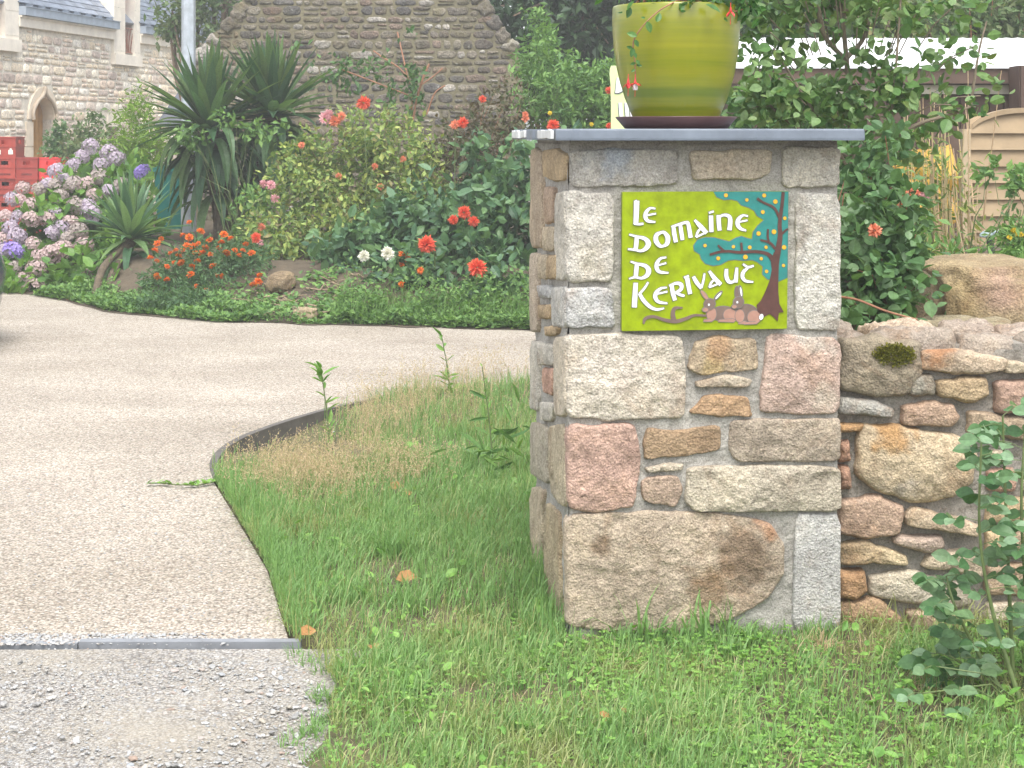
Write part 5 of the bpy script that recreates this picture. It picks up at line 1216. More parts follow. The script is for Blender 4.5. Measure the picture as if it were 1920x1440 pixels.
# yuccas
def yleaf(mb, base, az, el, Ln, w, droop, k=7):
    d = np.array([math.cos(az) * math.cos(el), math.sin(az) * math.cos(el), math.sin(el)]); side = unit(np.cross(d, (0, 0, 1.0)) if abs(d[2]) < .98 else np.array([math.sin(az), -math.cos(az), 0]))
    p = np.array(base, float); step = Ln / k; Vv = []
    for i in range(k + 1):
        t = i / k; ww = w * (0.75 + .5 * t if t < .4 else .95 * (1 - ((t - .4) / .6) ** 1.6) + .001); nn_ = unit(np.cross(side, d))
        Vv += [p - side * ww + nn_ * ww * .35, p, p + side * ww + nn_ * ww * .35]
        p = p + d * step; d = unit(d + np.array([0, 0, -droop * (0.3 + t) / k]))
    f = []
    for i in range(k): f += [(i * 3, i * 3 + 1, i * 3 + 4, i * 3 + 3), (i * 3 + 1, i * 3 + 2, i * 3 + 5, i * 3 + 4)]
    mb.add(Vv, np.array(f))
def rosette(mb, c, n, Ln, w, hang=30):
    for i in range(n):
        t = i / n; el = math.radians(88 - 92 * t + random.uniform(-10, 10)); az = random.uniform(0, 6.283)
        yleaf(mb, np.array(c) + (math.cos(az) * .03, math.sin(az) * .03, .06 * (1 - t)), az, el, Ln * random.uniform(.8, 1.08), w * random.uniform(.8, 1.15), .25 + .5 * t if t < .75 else .9)
    for i in range(hang):
        az = random.uniform(0, 6.283); yleaf(mb, np.array(c) + (math.cos(az) * .05, math.sin(az) * .05, -.05 - .25 * random.random()), az, math.radians(random.uniform(-5, 25)), Ln * random.uniform(.65, .95), w, random.uniform(3.5, 7), 9)
YK = thing('yucca', 'tall two-headed yucca with thick brown trunks in front of the old barn', 'yucca', (P(425, 0, 16.2)[0], 16.2, .35))
A, B = P(392, 245, 16.2), P(512, 222, 16.6)
g = MB(); rosette(g, A, 95, .88, .058, 45); rosette(g, B, 95, .86, .058, 42)
for k in range(70):
    c0 = A if k % 2 else B; t = random.random(); c1 = c0 + (np.array([.05, 0, -.75 * t])); az = random.uniform(0, 6.283); yleaf(g, c1, az, math.radians(random.uniform(-20, 25)), random.uniform(.5, .8), .054, random.uniform(3.5, 7), 9); g.build('foliage', L['yucca'], YK)
trk = plain('yucca_trunk', (.13, .10, .065), .9, .4, 25, .8, .03)
for (pts, r) in (([P(418, 480, 16.2), P(412, 380, 16.2), P(398, 300, 16.2), A], .085), ([P(440, 480, 16.3), P(450, 390, 16.4), P(490, 310, 16.5), B], .08)):
    g = MB(); q = spline(pts, 8); g.tube(q, r * (1 + .12 * vnoise(q * 14)), 14); g.build('trunk', trk, YK, smooth=True)
YS = thing('yucca', 'low yucca with leaning dark trunks beside the hydrangea', 'yucca', (P(200, 0, 14.6)[0], 14.6, .15))
g = MB(); C_ = P(245, 450, 15.0); rosette(g, C_, 70, .60, .042, 20); g.build('foliage', L['yucca'], YS)
for pts in ([P(178, 556, 14.2), P(195, 500, 14.5), C_], [P(198, 556, 14.3), P(215, 505, 14.6), C_ + (.03, 0, 0)]):
    g = MB(); q = spline(pts, 6); g.tube(q, .035, 10); g.build('trunk', trk, YS, smooth=True)

vn, cc = crown([(P(430, 220, 15.7), (.2, .15, .09)), (P(495, 245, 15.7), (.28, .15, .07)), (P(365, 260, 15.7), (.16, .15, .14)), (P(480, 400, 15.4), (.22, .2, .28))], 620, .07, .07, 80)
vt = thing('climbing_vine', 'light green climbing vine scrambling between the two heads of the tall yucca', 'climber', (P(450, 0, 15.9)[0], 15.9, .35)); vn.build('foliage', L['bright'], vt); stems(np.array(vt.location), cc[:24], .007, .002, .3, .15).build('stem', M['greenstem'], vt)
# marigolds
mg = plant('marigold_patch', 'feathery marigold clump covered with small orange flowers', 'marigolds', (P(390, 0, 14)[0], 14.0, .15),
   [(P(400, 500, 14.0), (.5, .5, .24)), (P(330, 520, 13.9), (.3, .4, .22)), (P(460, 490, 14.2), (.25, .4, .2)), (P(350, 570, 13.4), (.5, .3, .13))], 6500, .05, L['mari'], 'greenstem', 20, False, .07, 330, r0=.005, wid=.6, zmin=.08)
og = ball_flower('f', None, .026, 46, .026, .9, True, .7).build('flower', FM['orange'], mg, local=True); ml = np.array(mg.location)
op = [(282, 484), (294, 490), (296, 457), (320, 475), (355, 445), (343, 441), (376, 434), (355, 417), (302, 448), (345, 470), (366, 474), (380, 475), (415, 455), (393, 450), (433, 448), (448, 480), (418, 518), (407, 519), (360, 500), (358, 515), (295, 518), (313, 525), (368, 537), (387, 545),
      (313, 500), (327, 493), (340, 493), (395, 477), (440, 470), (461, 458), (472, 475), (487, 517), (330, 470), (350, 460), (362, 462), (372, 457), (410, 465), (425, 475), (385, 465), (335, 480), (420, 440), (455, 470), (475, 535), (370, 490), (400, 500), (290, 470), (484, 528)]
for i, (px, py) in enumerate(op):
    pos = P(px, py, 13.45 + (540 - py) / 110 * .55) - ml; o = og if i == 0 else copy_part(og, pos, mg, random.uniform(.8, 1.25), (random.uniform(.3, 1.0), random.uniform(-.5, .5), random.uniform(0, 6))); o.location = pos

# rose mound, dahlias, bronze shrub
rb = plant('rose_bush', 'large rounded rose bush with yellowish green leaves between yucca and barn wall', 'rose bush', (P(670, 0, 15.3)[0], 15.3, .35),
   [(P(690, 300, 15.4), (.72, .6, .48)), (P(600, 360, 15.2), (.5, .5, .6)), (P(770, 330, 15.4), (.45, .5, .5)), (P(560, 330, 15.3), (.3, .4, .4)), (P(680, 420, 15.0), (.7, .5, .5)), (P(520, 400, 15.1), (.28, .35, .4)), (P(600, 450, 14.7), (.4, .4, .3)), (P(520, 450, 14.6), (.3, .3, .28)), (P(720, 250, 15.4), (.4, .4, .3)), (P(800, 400, 15.0), (.4, .4, .4))], 11500, .062, L['rosey'], 'greystem', 26, False, .10, 420, zmin=.3)
def add_flowers(root, specs):
    rl = np.array(root.location); pr = {}
    for k, r, px, py, Y in specs:
        pos = P(px, py, Y) - rl
        if (k, r) not in pr:
            gg = ball_flower('f', None, r, 90 if k in ('red', 'white') else 40, r * .98, .55 if k == 'red' else .8); o = gg.build('flower', FM[k], root, local=True); pr[(k, r)] = o; o.location = pos
            o.rotation_euler = (1.0, 0, 0)
        else: copy_part(pr[(k, r)], pos, root, random.uniform(.85, 1.15), (random.uniform(.8, 1.3), random.uniform(-.3, .3), random.uniform(0, 6)))
add_flowers(rb, [('pink', .04, 508, 347, 14.7), ('pink', .04, 516, 372, 14.7), ('pink', .04, 495, 345, 14.7), ('pink', .05, 608, 222, 15.1), ('pink', .04, 616, 215, 15.1), ('salmon', .05, 628, 228, 15.1), ('salmon', .04, 640, 218, 15.1),
   ('salmon', .03, 565, 272, 14.9), ('salmon', .03, 755, 298, 14.9), ('salmon', .03, 702, 312, 14.9), ('salmon', .03, 636, 330, 14.8), ('salmon', .03, 713, 350, 14.8), ('pink', .03, 488, 455, 14.3), ('salmon', .03, 490, 425, 14.3), ('red', .04, 480, 446, 14.0)])
dh = plant('dahlia_clump', 'tall leafy dahlia clump with spiky coral red blooms beside the gate pillar', 'dahlias', (P(850, 0, 14.2)[0], 14.2, .35),
   [(P(860, 420, 14.3), (.6, .5, .42)), (P(960, 430, 14.1), (.4, .5, .5)), (P(760, 450, 14.3), (.45, .4, .35)), (P(900, 500, 13.7), (.5, .4, .3)), (P(930, 330, 14.6), (.4, .4, .35)), (P(690, 460, 14.1), (.3, .3, .28)), (P(1050, 470, 14.0), (.4, .5, .6)), (P(1080, 350, 14.4), (.4, .5, .5)), (P(640, 480, 14.0), (.3, .3, .2)), (P(780, 510, 13.5), (.4, .3, .18)), (P(950, 540, 13.0), (.45, .3, .22))], 7400, .10, L['dahl'], 'greenstem', 26, True, .12, 300, zmin=.25)
add_flowers(dh, [('red', .062, 800, 458, 13.05), ('red', .066, 895, 502, 12.62), ('red', .05, 870, 398, 13.6), ('red', .036, 850, 412, 13.6), ('red', .04, 888, 415, 13.6), ('red', .062, 682, 193, 14.9), ('white', .045, 727, 475, 13.1), ('white', .04, 682, 480, 13.2), ('salmon', .04, 853, 234, 14.3), ('red', .045, 868, 230, 14.3),
   ('orange', .028, 754, 477, 13.5), ('orange', .03, 763, 483, 13.5), ('orange', .025, 752, 496, 13.5), ('orange', .026, 788, 507, 12.95), ('orange', .026, 753, 533, 12.8), ('salmon', .03, 985, 222, 14.0), ('red', .05, 1037, 235, 13.8), ('salmon', .03, 985, 215, 14.0), ('red', .03, 905, 186, 14.4), ('yellow', .018, 1031, 212, 13.9), ('yellow', .018, 1109, 233, 13.9), ('red', .03, 1142, 170, 14), ('red', .025, 1142, 236, 14)])
for px, py, Y in ((682, 200, 14.9), (853, 238, 14.3), (800, 462, 13.08), (895, 508, 12.65), (727, 480, 13.13), (682, 485, 13.23), (870, 402, 13.85), (1037, 240, 13.8)):
    e = P(px, py, Y); b0 = np.array([e[0] + random.uniform(-.1, .1), e[1] + .15, .4]); g = MB(); g.tube(np.array([b0, (b0 + e) / 2 + (.03, .02, .03), e]), [.008, .006, .004], 6); g.build('flower_stalk', M['greenstem'], dh)
plant('bronze_shrub', 'thin bronze leaved shrub with dry seed heads in front of the barn corner', 'shrub', (P(910, 0, 15.5)[0], 15.5, .35), [(P(900, 300, 15.4), (.4, .4, .55)), (P(950, 260, 15.5), (.35, .4, .6)), (P(860, 270, 15.5), (.3, .3, .35))], 2600, .055, L['cop'], 'redstem', 30, False, .09, 200, r0=.009)
g = MB(); root_ = P(772, 220, 16.6)
for pts in ([P(765, 330, 16.5), P(776, 215, 16.6), P(792, 150, 16.6), P(805, 120, 16.6)], [P(788, 160, 16.6), P(810, 145, 16.6), P(830, 128, 16.6)], [P(760, 330, 16.5), P(770, 160, 16.7), P(700, 95, 16.8)], [P(770, 180, 16.7), P(640, 130, 16.8)], [P(770, 170, 16.7), P(745, 60, 16.9)], [P(800, 215, 16.5), P(815, 175, 16.5), P(835, 160, 16.5)]): g.tube(spline(pts, 5), [.022] * 3 + [.012] * (len(spline(pts, 5)) - 3) if len(pts) > 3 else .008, 6)
cr = thing('climbing_rose', 'sparse climbing rose with bare stems against the barn wall', 'climbing rose', tuple(P(765, 330, 16.5) * np.array([1, 1, 0]) + np.array([0, 0, .4])))
g.build('stem', M['redstem'], cr)
g, cc = crown([(P(740, 150, 16.7), (.3, .2, .28)), (P(650, 130, 16.8), (.4, .15, .15)), (P(770, 170, 16.6), (.12, .1, .3)), (P(570, 80, 17), (.08, .05, .05)), (P(760, 60, 16.9), (.12, .1, .15))], 420, .075, .08, 60); g.build('foliage', L['mid'], cr)

# left-hand background plants
plant('bamboo', 'feathery light green bamboo in front of the cottage wall', 'bamboo', (P(260, 0, 19)[0], 19, .3), [(P(258, 260, 19), (.28, .3, .5)), (P(280, 310, 18.8), (.35, .3, .4)), (P(225, 300, 19), (.25, .3, .3)), (P(262, 205, 19), (.12, .15, .2))], 3600, .085, L['lime'], 'greenstem', 20, False, .09, 220, wid=.45, up=.2)
plant('climbing_shrub', 'slim grey green climber growing right beside the arched cottage door', 'climber', (P(112, 0, 23.5)[0], 23.5, 0), [(P(112, 265, 23.5), (.12, .15, .35)), (P(108, 300, 23.4), (.2, .2, .4))], 900, .075, L['grey'], 'greystem', 8, False, .08)
plant('flowering_shrub', 'wispy pale shrub climbing the cottage wall between door and bamboo', 'shrub', (P(160, 0, 22.5)[0], 22.5, 0), [(P(160, 250, 22.5), (.26, .2, .3)), (P(150, 290, 22.3), (.4, .2, .35)), (P(172, 205, 22.6), (.1, .1, .12)), (P(190, 290, 22), (.4, .3, .35))], 1600, .07, L['fern'], 'greystem', 14, False, .1)
plant('leafy_tree', 'young leafy tree in front of the cottage roof, beside the lamp post', 'tree', (P(385, 0, 23.5)[0], 23.5, .2), [(P(335, 20, 23.5), (.35, .5, .45)), (P(395, 20, 23.5), (.35, .5, .55)), (P(420, -40, 23.5), (.6, .6, .5)), (P(325, 55, 23.5), (.2, .3, .2)), (P(390, 60, 23.5), (.15, .2, .25))], 2600, .10, L['fern'], 'bark', 16, False, .14, r0=.05)
ann = thing('annexe', 'pale rendered building corner with slate roof glimpsed behind the leafy tree', 'building', tuple(P(395, 0, 36.0) * np.array([1, 1, 0])))
g = MB(); g.box((P(388, 0, 36)[0], 36, -.2), (P(560, 0, 36)[0], 40, P(0, 70, 36)[2] + 1.0)); g.build('wall', plain('cream_render', (.55, .45, .38), .85, .06), ann)
g = MB(); V0 = P(380, 0, 36); g.obox((V0[0], 35.8, P(0, 70, 36)[2] + 1.0), (3, 0, 0), (0, 2.3, 1.9), (0, 0, .1), 0, (.9, .9, .95)); g.obox((V0[0], 40.3, P(0, 70, 36)[2] + 1.0), (3, 0, 0), (0, -2.2, 1.9), (0, 0, .1), 0, (.9, .9, .95)); g.build('roof', RS, ann)

# middle background greenery
plant('wisteria_shrub', 'bright green pinnate shrub between the barn corner and the pot', 'shrub', (P(1060, 0, 15.8)[0], 15.8, .4), [(P(1060, 190, 15.8), (.5, .5, .35)), (P(1020, 120, 16.2), (.25, .4, .4)), (P(1100, 150, 16), (.35, .4, .25)), (P(1010, 60, 16.5), (.15, .3, .3)), (P(1120, 240, 15.6), (.4, .4, .4)), (P(1180, 180, 15.8), (.4, .4, .4))], 6500, .075, L['bright'], 'greenstem', 26, False, .09, 320, wid=.7)
def bgtree(name, label, px, py, Y, r, n, size, mat, trunk=.14, zbase=0.0, group='background trees'):
    c = P(px, py, Y); b = np.array([c[0], Y, zbase]); t = thing(name, label, 'tree', tuple(b), group)
    lobes = [(c + rdir(1)[0] * np.array(r) * .55, np.array(r) * random.uniform(.4, .62)) for _ in range(12)] + [(c, np.array(r) * .7)]
    g, cc = crown(lobes, n, size, size * 2.2, max(40, n // 24), False, 1.0, .45, shell=.35); g.build('crown', mat, t)
    g = MB(); g.tube(spline([b, b * .6 + c * .4 + (.1, 0, 0), c], 5), np.linspace(trunk, trunk * .3, 11), 9)
    for e in cc[:10]: g.tube(np.array([b * .35 + c * .65, (c + e) / 2 + (0, 0, .1), e]), [trunk * .35, trunk * .2, .01], 6)
    g.build('trunk', M['bark'], t); return t
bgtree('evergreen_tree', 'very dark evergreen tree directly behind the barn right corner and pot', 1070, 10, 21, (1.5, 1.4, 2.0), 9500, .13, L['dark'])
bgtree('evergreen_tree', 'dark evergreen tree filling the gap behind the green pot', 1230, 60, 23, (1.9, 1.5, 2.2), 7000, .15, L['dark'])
bgtree('broadleaf_tree', 'mid green broadleaf tree behind the shed roof', 1500, 30, 20, (2.2, 1.6, 1.6), 8000, .14, L['mid'])
bgtree('broadleaf_tree', 'lighter green tree behind the shed at the right edge', 1850, 20, 19, (2.3, 1.6, 1.7), 8000, .13, L['rosey'])
bgtree('broadleaf_tree', 'tall green tree rising far behind the shed and shrub', 1680, -80, 25, (3.4, 2, 2.6), 9000, .17, L['mid'])
bgtree('broadleaf_tree', 'tall tree far behind the barn and leafy tree', 600, -200, 33, (5, 2, 4), 6000, .28, L['mid'])
bgtree('broadleaf_tree', 'shaded green tree far behind the cottage ridge', 250, -260, 45, (6, 2, 5), 5000, .35, L['mid'])
plant('flowering_shrub', 'reddish flowering shrub above the shed roof at top right', 'shrub', (P(1840, 0, 14.5)[0], 14.5, .8), [(P(1850, 40, 14.5), (.45, .4, .3)), (P(1760, 20, 14.6), (.4, .4, .3)), (P(1920, 30, 14.5), (.4, .4, .35)), (P(1800, 150, 14.5), (.8, .3, .5))], 3200, .085, L['fern'], 'redstem', 18, False, .1)
plant('leafy_hedge', 'dark leafy hedge between pillar and shed, behind the oval leaved shrub', 'hedge', (P(1520, 0, 9.6)[0], 9.6, .8), [(P(1450, 330, 9.6), (.45, .4, .55)), (P(1580, 400, 9.4), (.4, .4, .4)), (P(1520, 250, 9.6), (.4, .4, .3))], 4200, .075, L['mid'], 'greystem', 14, False, .1)

# oval-leaved shrub with visible grey branches, right behind the pillar
sb = thing('oval_leaved_shrub', 'tall open shrub with grey forked branches and oval leaves right of the pot', 'shrub', (P(1600, 0, 6.5)[0], 6.5, .75))
g = MB()
for pts, r in (([P(1612, 520, 6.5), P(1598, 300, 6.5), P(1590, 150, 6.5), P(1583, 70, 6.5), P(1570, -60, 6.5)], .015), ([P(1588, 115, 6.5), P(1545, 65, 6.45), P(1533, 0, 6.4), P(1530, -60, 6.4)], .011), ([P(1588, 108, 6.5), P(1620, 70, 6.55), P(1634, 10, 6.6), P(1640, -50, 6.6)], .011),
    ([P(1583, 60, 6.5), P(1575, 20, 6.5), P(1540, 5, 6.45)], .008), ([P(1580, 30, 6.5), P(1605, 0, 6.5)], .008), ([P(1670, 420, 6.3), P(1672, 220, 6.3), P(1682, 100, 6.3), P(1690, -20, 6.3)], .007), ([P(1620, 330, 6.4), P(1700, 245, 6.3), P(1780, 215, 6.3), P(1820, 200, 6.3)], .009),
    ([P(1820, 200, 6.3), P(1835, 100, 6.3), P(1850, 40, 6.3)], .006), ([P(1600, 330, 6.5), P(1520, 200, 6.4), P(1450, 90, 6.4)], .008), ([P(1600, 300, 6.5), P(1480, 230, 6.4), P(1410, 160, 6.4)], .007), ([P(1610, 400, 6.4), P(1650, 300, 6.3), P(1665, 230, 6.3)], .007)): g.tube(spline(pts, 6), np.linspace(r, r * .55, len(spline(pts, 6))), 7)
brm = g
lob = [(P(1480, 30, 6.5), (.21, .25, .10), .8), (P(1430, 160, 6.4), (.14, .25, .10), 1.0), (P(1470, 100, 6.45), (.16, .2, .08), .3), (P(1480, 205, 6.4), (.2, .25, .10), 1.5), (P(1620, 20, 6.5), (.3, .3, .10), .8), (P(1560, 200, 6.5), (.2, .25, .1), 1.3), (P(1680, 170, 6.3), (.17, .2, .12), .9),
       (P(1650, 110, 6.4), (.2, .2, .12), .3), (P(1760, 200, 6.3), (.2, .15, .1), .7), (P(1790, 110, 6.3), (.2, .15, .14), .22), (P(1720, 20, 6.3), (.3, .2, .1), .6), (P(1850, 190, 6.3), (.1, .1, .1), .35), (P(1690, 250, 6.3), (.22, .2, .08), .7), (P(1540, 110, 6.5), (.18, .2, .1), .35), (P(1500, -60, 6.5), (.5, .4, .2), 1), (P(1420, 60, 6.5), (.1, .2, .2), .9)]
g, cc = crown(lob, 2700, .046, .05, 620, 2, 1.2, .45, .0, shell=.75); g.build('foliage', L['shrub'], sb)
for e in cc[::7]:
    b0 = P(1595, 180, 6.5) * .35 + e * .65; b0[2] -= .05; brm.tube(np.array([b0, (b0 + e) / 2 + (0, 0, .02), e]), .0028, 5)
brm.build('branch', M['greystem'], sb)
bs = thing('grey_leaved_bush', 'lower bush with round grey green leaves hanging over the rubble wall by the pillar', 'bush', (P(1640, 0, 6.0)[0], 6.0, .75))
lob = [(P(1630, 330, 6.1), (.12, .2, .15), 1), (P(1620, 430, 5.9), (.11, .2, .18), 1.4), (P(1690, 420, 5.9), (.09, .15, .17), 1.0), (P(1640, 520, 5.8), (.13, .2, .12), 1.4), (P(1600, 590, 5.6), (.08, .15, .07), 1), (P(1690, 560, 5.7), (.07, .12, .09), 1.0), (P(1650, 600, 5.55), (.1, .12, .05), .8), (P(1720, 500, 5.8), (.07, .1, .1), .5), (P(1660, 270, 6.1), (.09, .12, .1), .6), (P(1730, 560, 5.65), (.04, .06, .07), .3)]
g, cc = crown(lob, 1700, .044, .045, 380, 2, 1.35, .5, .05, shell=.6); g.build('foliage', L['grey'], bs)
g = stems(np.array(bs.location), cc[:45], .006, .002, .15, .1)
g.tube(spline([P(1573, 556, 5.5), P(1610, 563, 5.45), P(1660, 583, 5.45), P(1720, 600, 5.5)], 5), .004, 6); g.build('stem', M['redstem'], bs)
# dry upright stalks and small plants by the fence
ds_ = thing('dry_stalks', 'bunch of tall straw coloured dry stalks left of the fence panel', 'dry grass', (P(1760, 0, 8.8)[0], 8.8, .75)); g = MB()
for k in range(60):
    x = random.gauss(1755, 40); e = P(x + random.uniform(-25, 25), random.uniform(120, 420), 8.8 + random.uniform(-.3, .3)); b0 = np.array([P(x, 0, 8.8)[0], 8.8 + random.uniform(-.3, .3), .75]); g.tube(np.array([b0, (b0 + e) / 2, e]), [.005, .004, .002], 5)
g.build('stem', L['dry'], ds_)
gg, cc = crown([(P(1770, 400, 8.8), (.25, .3, .3)), (P(1720, 450, 8.6), (.2, .2, .2)), (P(1750, 330, 8.8), (.15, .2, .2))], 900, .06, .08, 90, wid=.5); gg.build('foliage', L['rosey'], ds_)
pf = ball_flower('f', None, .03, 30, .045, .7); pf = None
fl = plant('garden_lily', 'green plant with salmon pink flowers between shrub and dry stalks', 'flower', (P(1700, 0, 7.6)[0], 7.6, .78), [(P(1700, 410, 7.6), (.09, .1, .14)), (P(1690, 460, 7.5), (.12, .1, .1))], 260, .06, L['bright'], 'greenstem', 8, False, .06)
add_flowers(fl, [('salmon', .032, 1714, 358, 7.55), ('salmon', .034, 1700, 372, 7.55), ('pink', .03, 1722, 372, 7.55), ('salmon', .03, 1690, 380, 7.55), ('pink', .03, 1734, 362, 7.55), ('salmon', .022, 1640, 432, 5.7)])
sp = plant('yellow_flowered_plant', 'fine leaved plant with tiny yellow flowers at the right edge by the fence', 'flower', (P(1905, 0, 7.6)[0], 7.6, .78), [(P(1905, 470, 7.6), (.09, .1, .11)), (P(1915, 440, 7.6), (.06, .1, .08))], 800, .035, L['bright'], 'greenstem', 10, False, .04, wid=.6)
add_flowers(sp, [('yellow', .012, 1893, 445, 7.5), ('yellow', .012, 1908, 438, 7.5), ('yellow', .011, 1915, 440, 7.5), ('yellow', .011, 1900, 432, 7.5)])
plant('small_herb', 'small leafy weed growing in front of the arched fence panel', 'plant', (P(1870, 0, 8.4)[0], 8.4, .78), [(P(1865, 315, 8.4), (.05, .08, .06)), (P(1880, 410, 8.4), (.05, .06, .12)), (P(1910, 340, 8.4), (.05, .08, .1))], 150, .06, L['bright'], 'greenstem', 12, False, .05, r0=.005)
plant('garden_weeds', 'low weeds along the top edge behind the big boulder', 'weeds', (P(1850, 0, 7.0)[0], 7.0, .78), [(P(1790, 490, 7.0), (.12, .15, .05)), (P(1850, 490, 7.0), (.15, .15, .05)), (P(1915, 490, 7.0), (.1, .12, .07))], 500, .05, L['bright'], 'greenstem', 0, False, .05, wid=.6)

# foreground rose at the right edge
rs = thing('young_rose', 'young rose with upright green canes in front of the rubble wall, right edge', 'rose bush', (P(1880, 0, 4.2)[0], 4.2, 0)); RL, RC = MB(), MB()
RLM = leafmat('glossy_rose_leaf', [(.06, .15, .055), (.10, .21, .08), (.15, .27, .125), (.23, .35, .21), (.11, .20, .06)], .42, .35)
def compound(mb, stem, p, d, s, n=5):
    d = unit(d); side = unit(np.cross(d, (0, 0, 1.0)) + 1e-6); q = p + d * s * 1.7 - np.array([0, 0, s * .35]); stem.tube(np.array([p, (p + q) / 2 + (0, 0, s * .15), q]), .0011, 5)
    P_, D_ = [q], [d + (0, 0, -.3)]
    for t in ([.5, .85] if n == 5 else [.6]):
        for sg in (-1, 1): P_.append(p + (q - p) * t); D_.append(d * .45 + side * sg + np.array([0, 0, -.15]))
    D_ = unit(np.array(D_)); k = len(P_); mb.inst(FINE_V, FINE_F, np.array(P_), D_, np.tile((0, -1.0, .75), (k, 1)) + rng.normal(size=(k, 3)) * .45, s * rng.uniform(.8, 1.2, k), 1.2)
canes = [[(1880, 1320), (1870, 1100), (1862, 900), (1858, 780)], [(1895, 1330), (1840, 1150), (1815, 1000), (1818, 830)], [(1905, 1320), (1900, 1100), (1893, 950), (1900, 800)], [(1890, 1330), (1930, 1100), (1935, 900)], [(1880, 1330), (1815, 1230), (1770, 1140), (1752, 1080)], [(1900, 1340), (1950, 1150), (1985, 950)], [(1870, 1340), (1800, 1260), (1760, 1230)]]
for c in canes:
    Yc = 4.22 + random.uniform(-.08, .1); q = spline([P(x + 22, y, Yc + random.uniform(-.03, .03)) for x, y in c], 7); q[0][2] = -.02
    RC.tube(q, np.linspace(.0065, .0025, len(q)), 8)
    for k in range(4, len(q)):
        for _ in range(1 if (k > 7 or random.random() < .4) and random.random() < .9 else 0):
            az = random.uniform(0, 6.283); compound(RL, RC, q[k], np.array([math.cos(az), math.sin(az), .25 + random.uniform(-.2, .4)]), random.uniform(.036, .058), 5)
for (x, y) in ((1770, 1330), (1800, 1290), (1745, 1390), (1860, 1400), (1900, 1385), (1830, 1420), (1760, 1250), (1730, 1300)):
    Yc = 4.05 + random.uniform(-.15, .1); p = P(x, y, Yc); b0 = np.array([P(1880, 0, 4.2)[0] + random.uniform(-.1, .1), 4.15, 0]); RC.tube(np.array([b0, (p + b0) / 2 + (0, 0, .04), p]), .002, 5); compound(RL, RC, p, np.array([random.uniform(-1, .6), -.6, .3]), .04)
RL.build('foliage', RLM, rs); RC.build('stem', M['greenstem'], rs)

# ================================================================== GRASS AND GROUND COVER
def blades(pos, Ln, w, lean, curl=1.0, az=None):
    n = len(pos); az = rng.random(n) * 6.283 if az is None else az; dx = np.column_stack([np.cos(az), np.sin(az), np.zeros(n)]); sd = np.column_stack([-np.sin(az + .6), np.cos(az + .6), np.zeros(n)])
    Ln = np.broadcast_to(Ln, (n,))[:, None]; w = np.broadcast_to(w, (n,))[:, None]; lean = np.broadcast_to(lean, (n,))[:, None]; curl = np.broadcast_to(curl, (n,))[:, None]; up = np.array([0, 0, 1.0])
    p1 = pos + Ln * (.40 * up * np.cos(lean * .5) + .40 * dx * np.sin(lean * .5)); p2 = p1 + Ln * (.33 * up * np.cos(lean) + .33 * dx * np.sin(lean)); p3 = p2 + Ln * (.27 * up * np.cos(lean * (1 + curl * .6)) + .27 * dx * np.sin(lean * (1 + curl * .6)))
    V = np.stack([pos - sd * w, pos + sd * w, p1 - sd * w * .9, p1 + sd * w * .9, p2 - sd * w * .6, p2 + sd * w * .6, p3], 1).reshape(-1, 3)
    k = np.arange(n)[:, None, None] * 7; return V, (np.array([(0, 1, 3, 2), (2, 3, 5, 4)])[None] + k).reshape(-1, 4), (np.array([(4, 5, 6)])[None] + k).reshape(-1, 3)
def in_pillar(x, y):
    a = (x - FR.O[0]) * FR.u[0] + (y - FR.O[1]) * FR.u[1]; b = -((x - FR.O[0]) * FR.n[0] + (y - FR.O[1]) * FR.n[1]); return (a > .01) & (a < PW - .01) & (b > .02) & (b < PD)
def lawn_pts(n, x0, x1, y0, y1, dens=None):
    x = rng.uniform(x0, x1, n); y = rng.uniform(y0, y1, n); k = inpoly(x, y, LAWN) & ~in_pillar(x, y) & ~((x > FR.O[0] + PW * .9) & (y > 4.86))
    ed = 0.06 * vnoise(np.column_stack([x * 9, y * 9, 0 * x]), 21); k &= ~((x < -.36 + ed * 2) & (y < 4.55) & (rng.random(n) > sstep(-.62, -.42, x + ed * 2.2)))
    if dens is not None: k &= rng.random(n) < dens(x, y)
    k &= ~(((x < -.85 - .3 * (y - 8.2)) & (y > 7.25) & (rng.random(n) < .93)))
    x, y = x[k], y[k]; return np.column_stack([x, y, lawn_z(x, y)])
def patch(x, y, s=2.2, o=0): return vnoise(np.column_stack([x * s, y * s, 0 * x + o]), 31)
def wear(x, y): return sstep(-.55, .05, patch(x, y, 2.6, 4) + .35 * patch(x, y, 9, 2)) * .85 + .15
def add_blades(mb, p, Ln, w, lean, curl=1.0):
    V, q, t = blades(p, Ln, w, lean, curl); mb.add(V, [q, t])
g = MB()
for (n, x0, x1, y0, y1) in ((46000, -.75, 1.75, 3.55, 4.95), (30000, -1.1, .25, 4.9, 6.5), (20000, -1.4, .3, 6.4, 8.2), (10000, -1.3, 1.0, 8.1, 9.8)):
    p = lawn_pts(n, x0, x1, y0, y1, wear); m_ = len(p); add_blades(g, p, np.clip(rng.gamma(4, .0115, m_), .015, .11) * (1 + .5 * patch(p[:, 0], p[:, 1], 1.5, 9)), rng.uniform(.0011, .0024, m_), np.abs(rng.normal(.75, .5, m_)), rng.uniform(0, 2, m_))
tag(g.build('grass', L['gr1']), kind='stuff')
g = MB()   # lusher, longer tufts
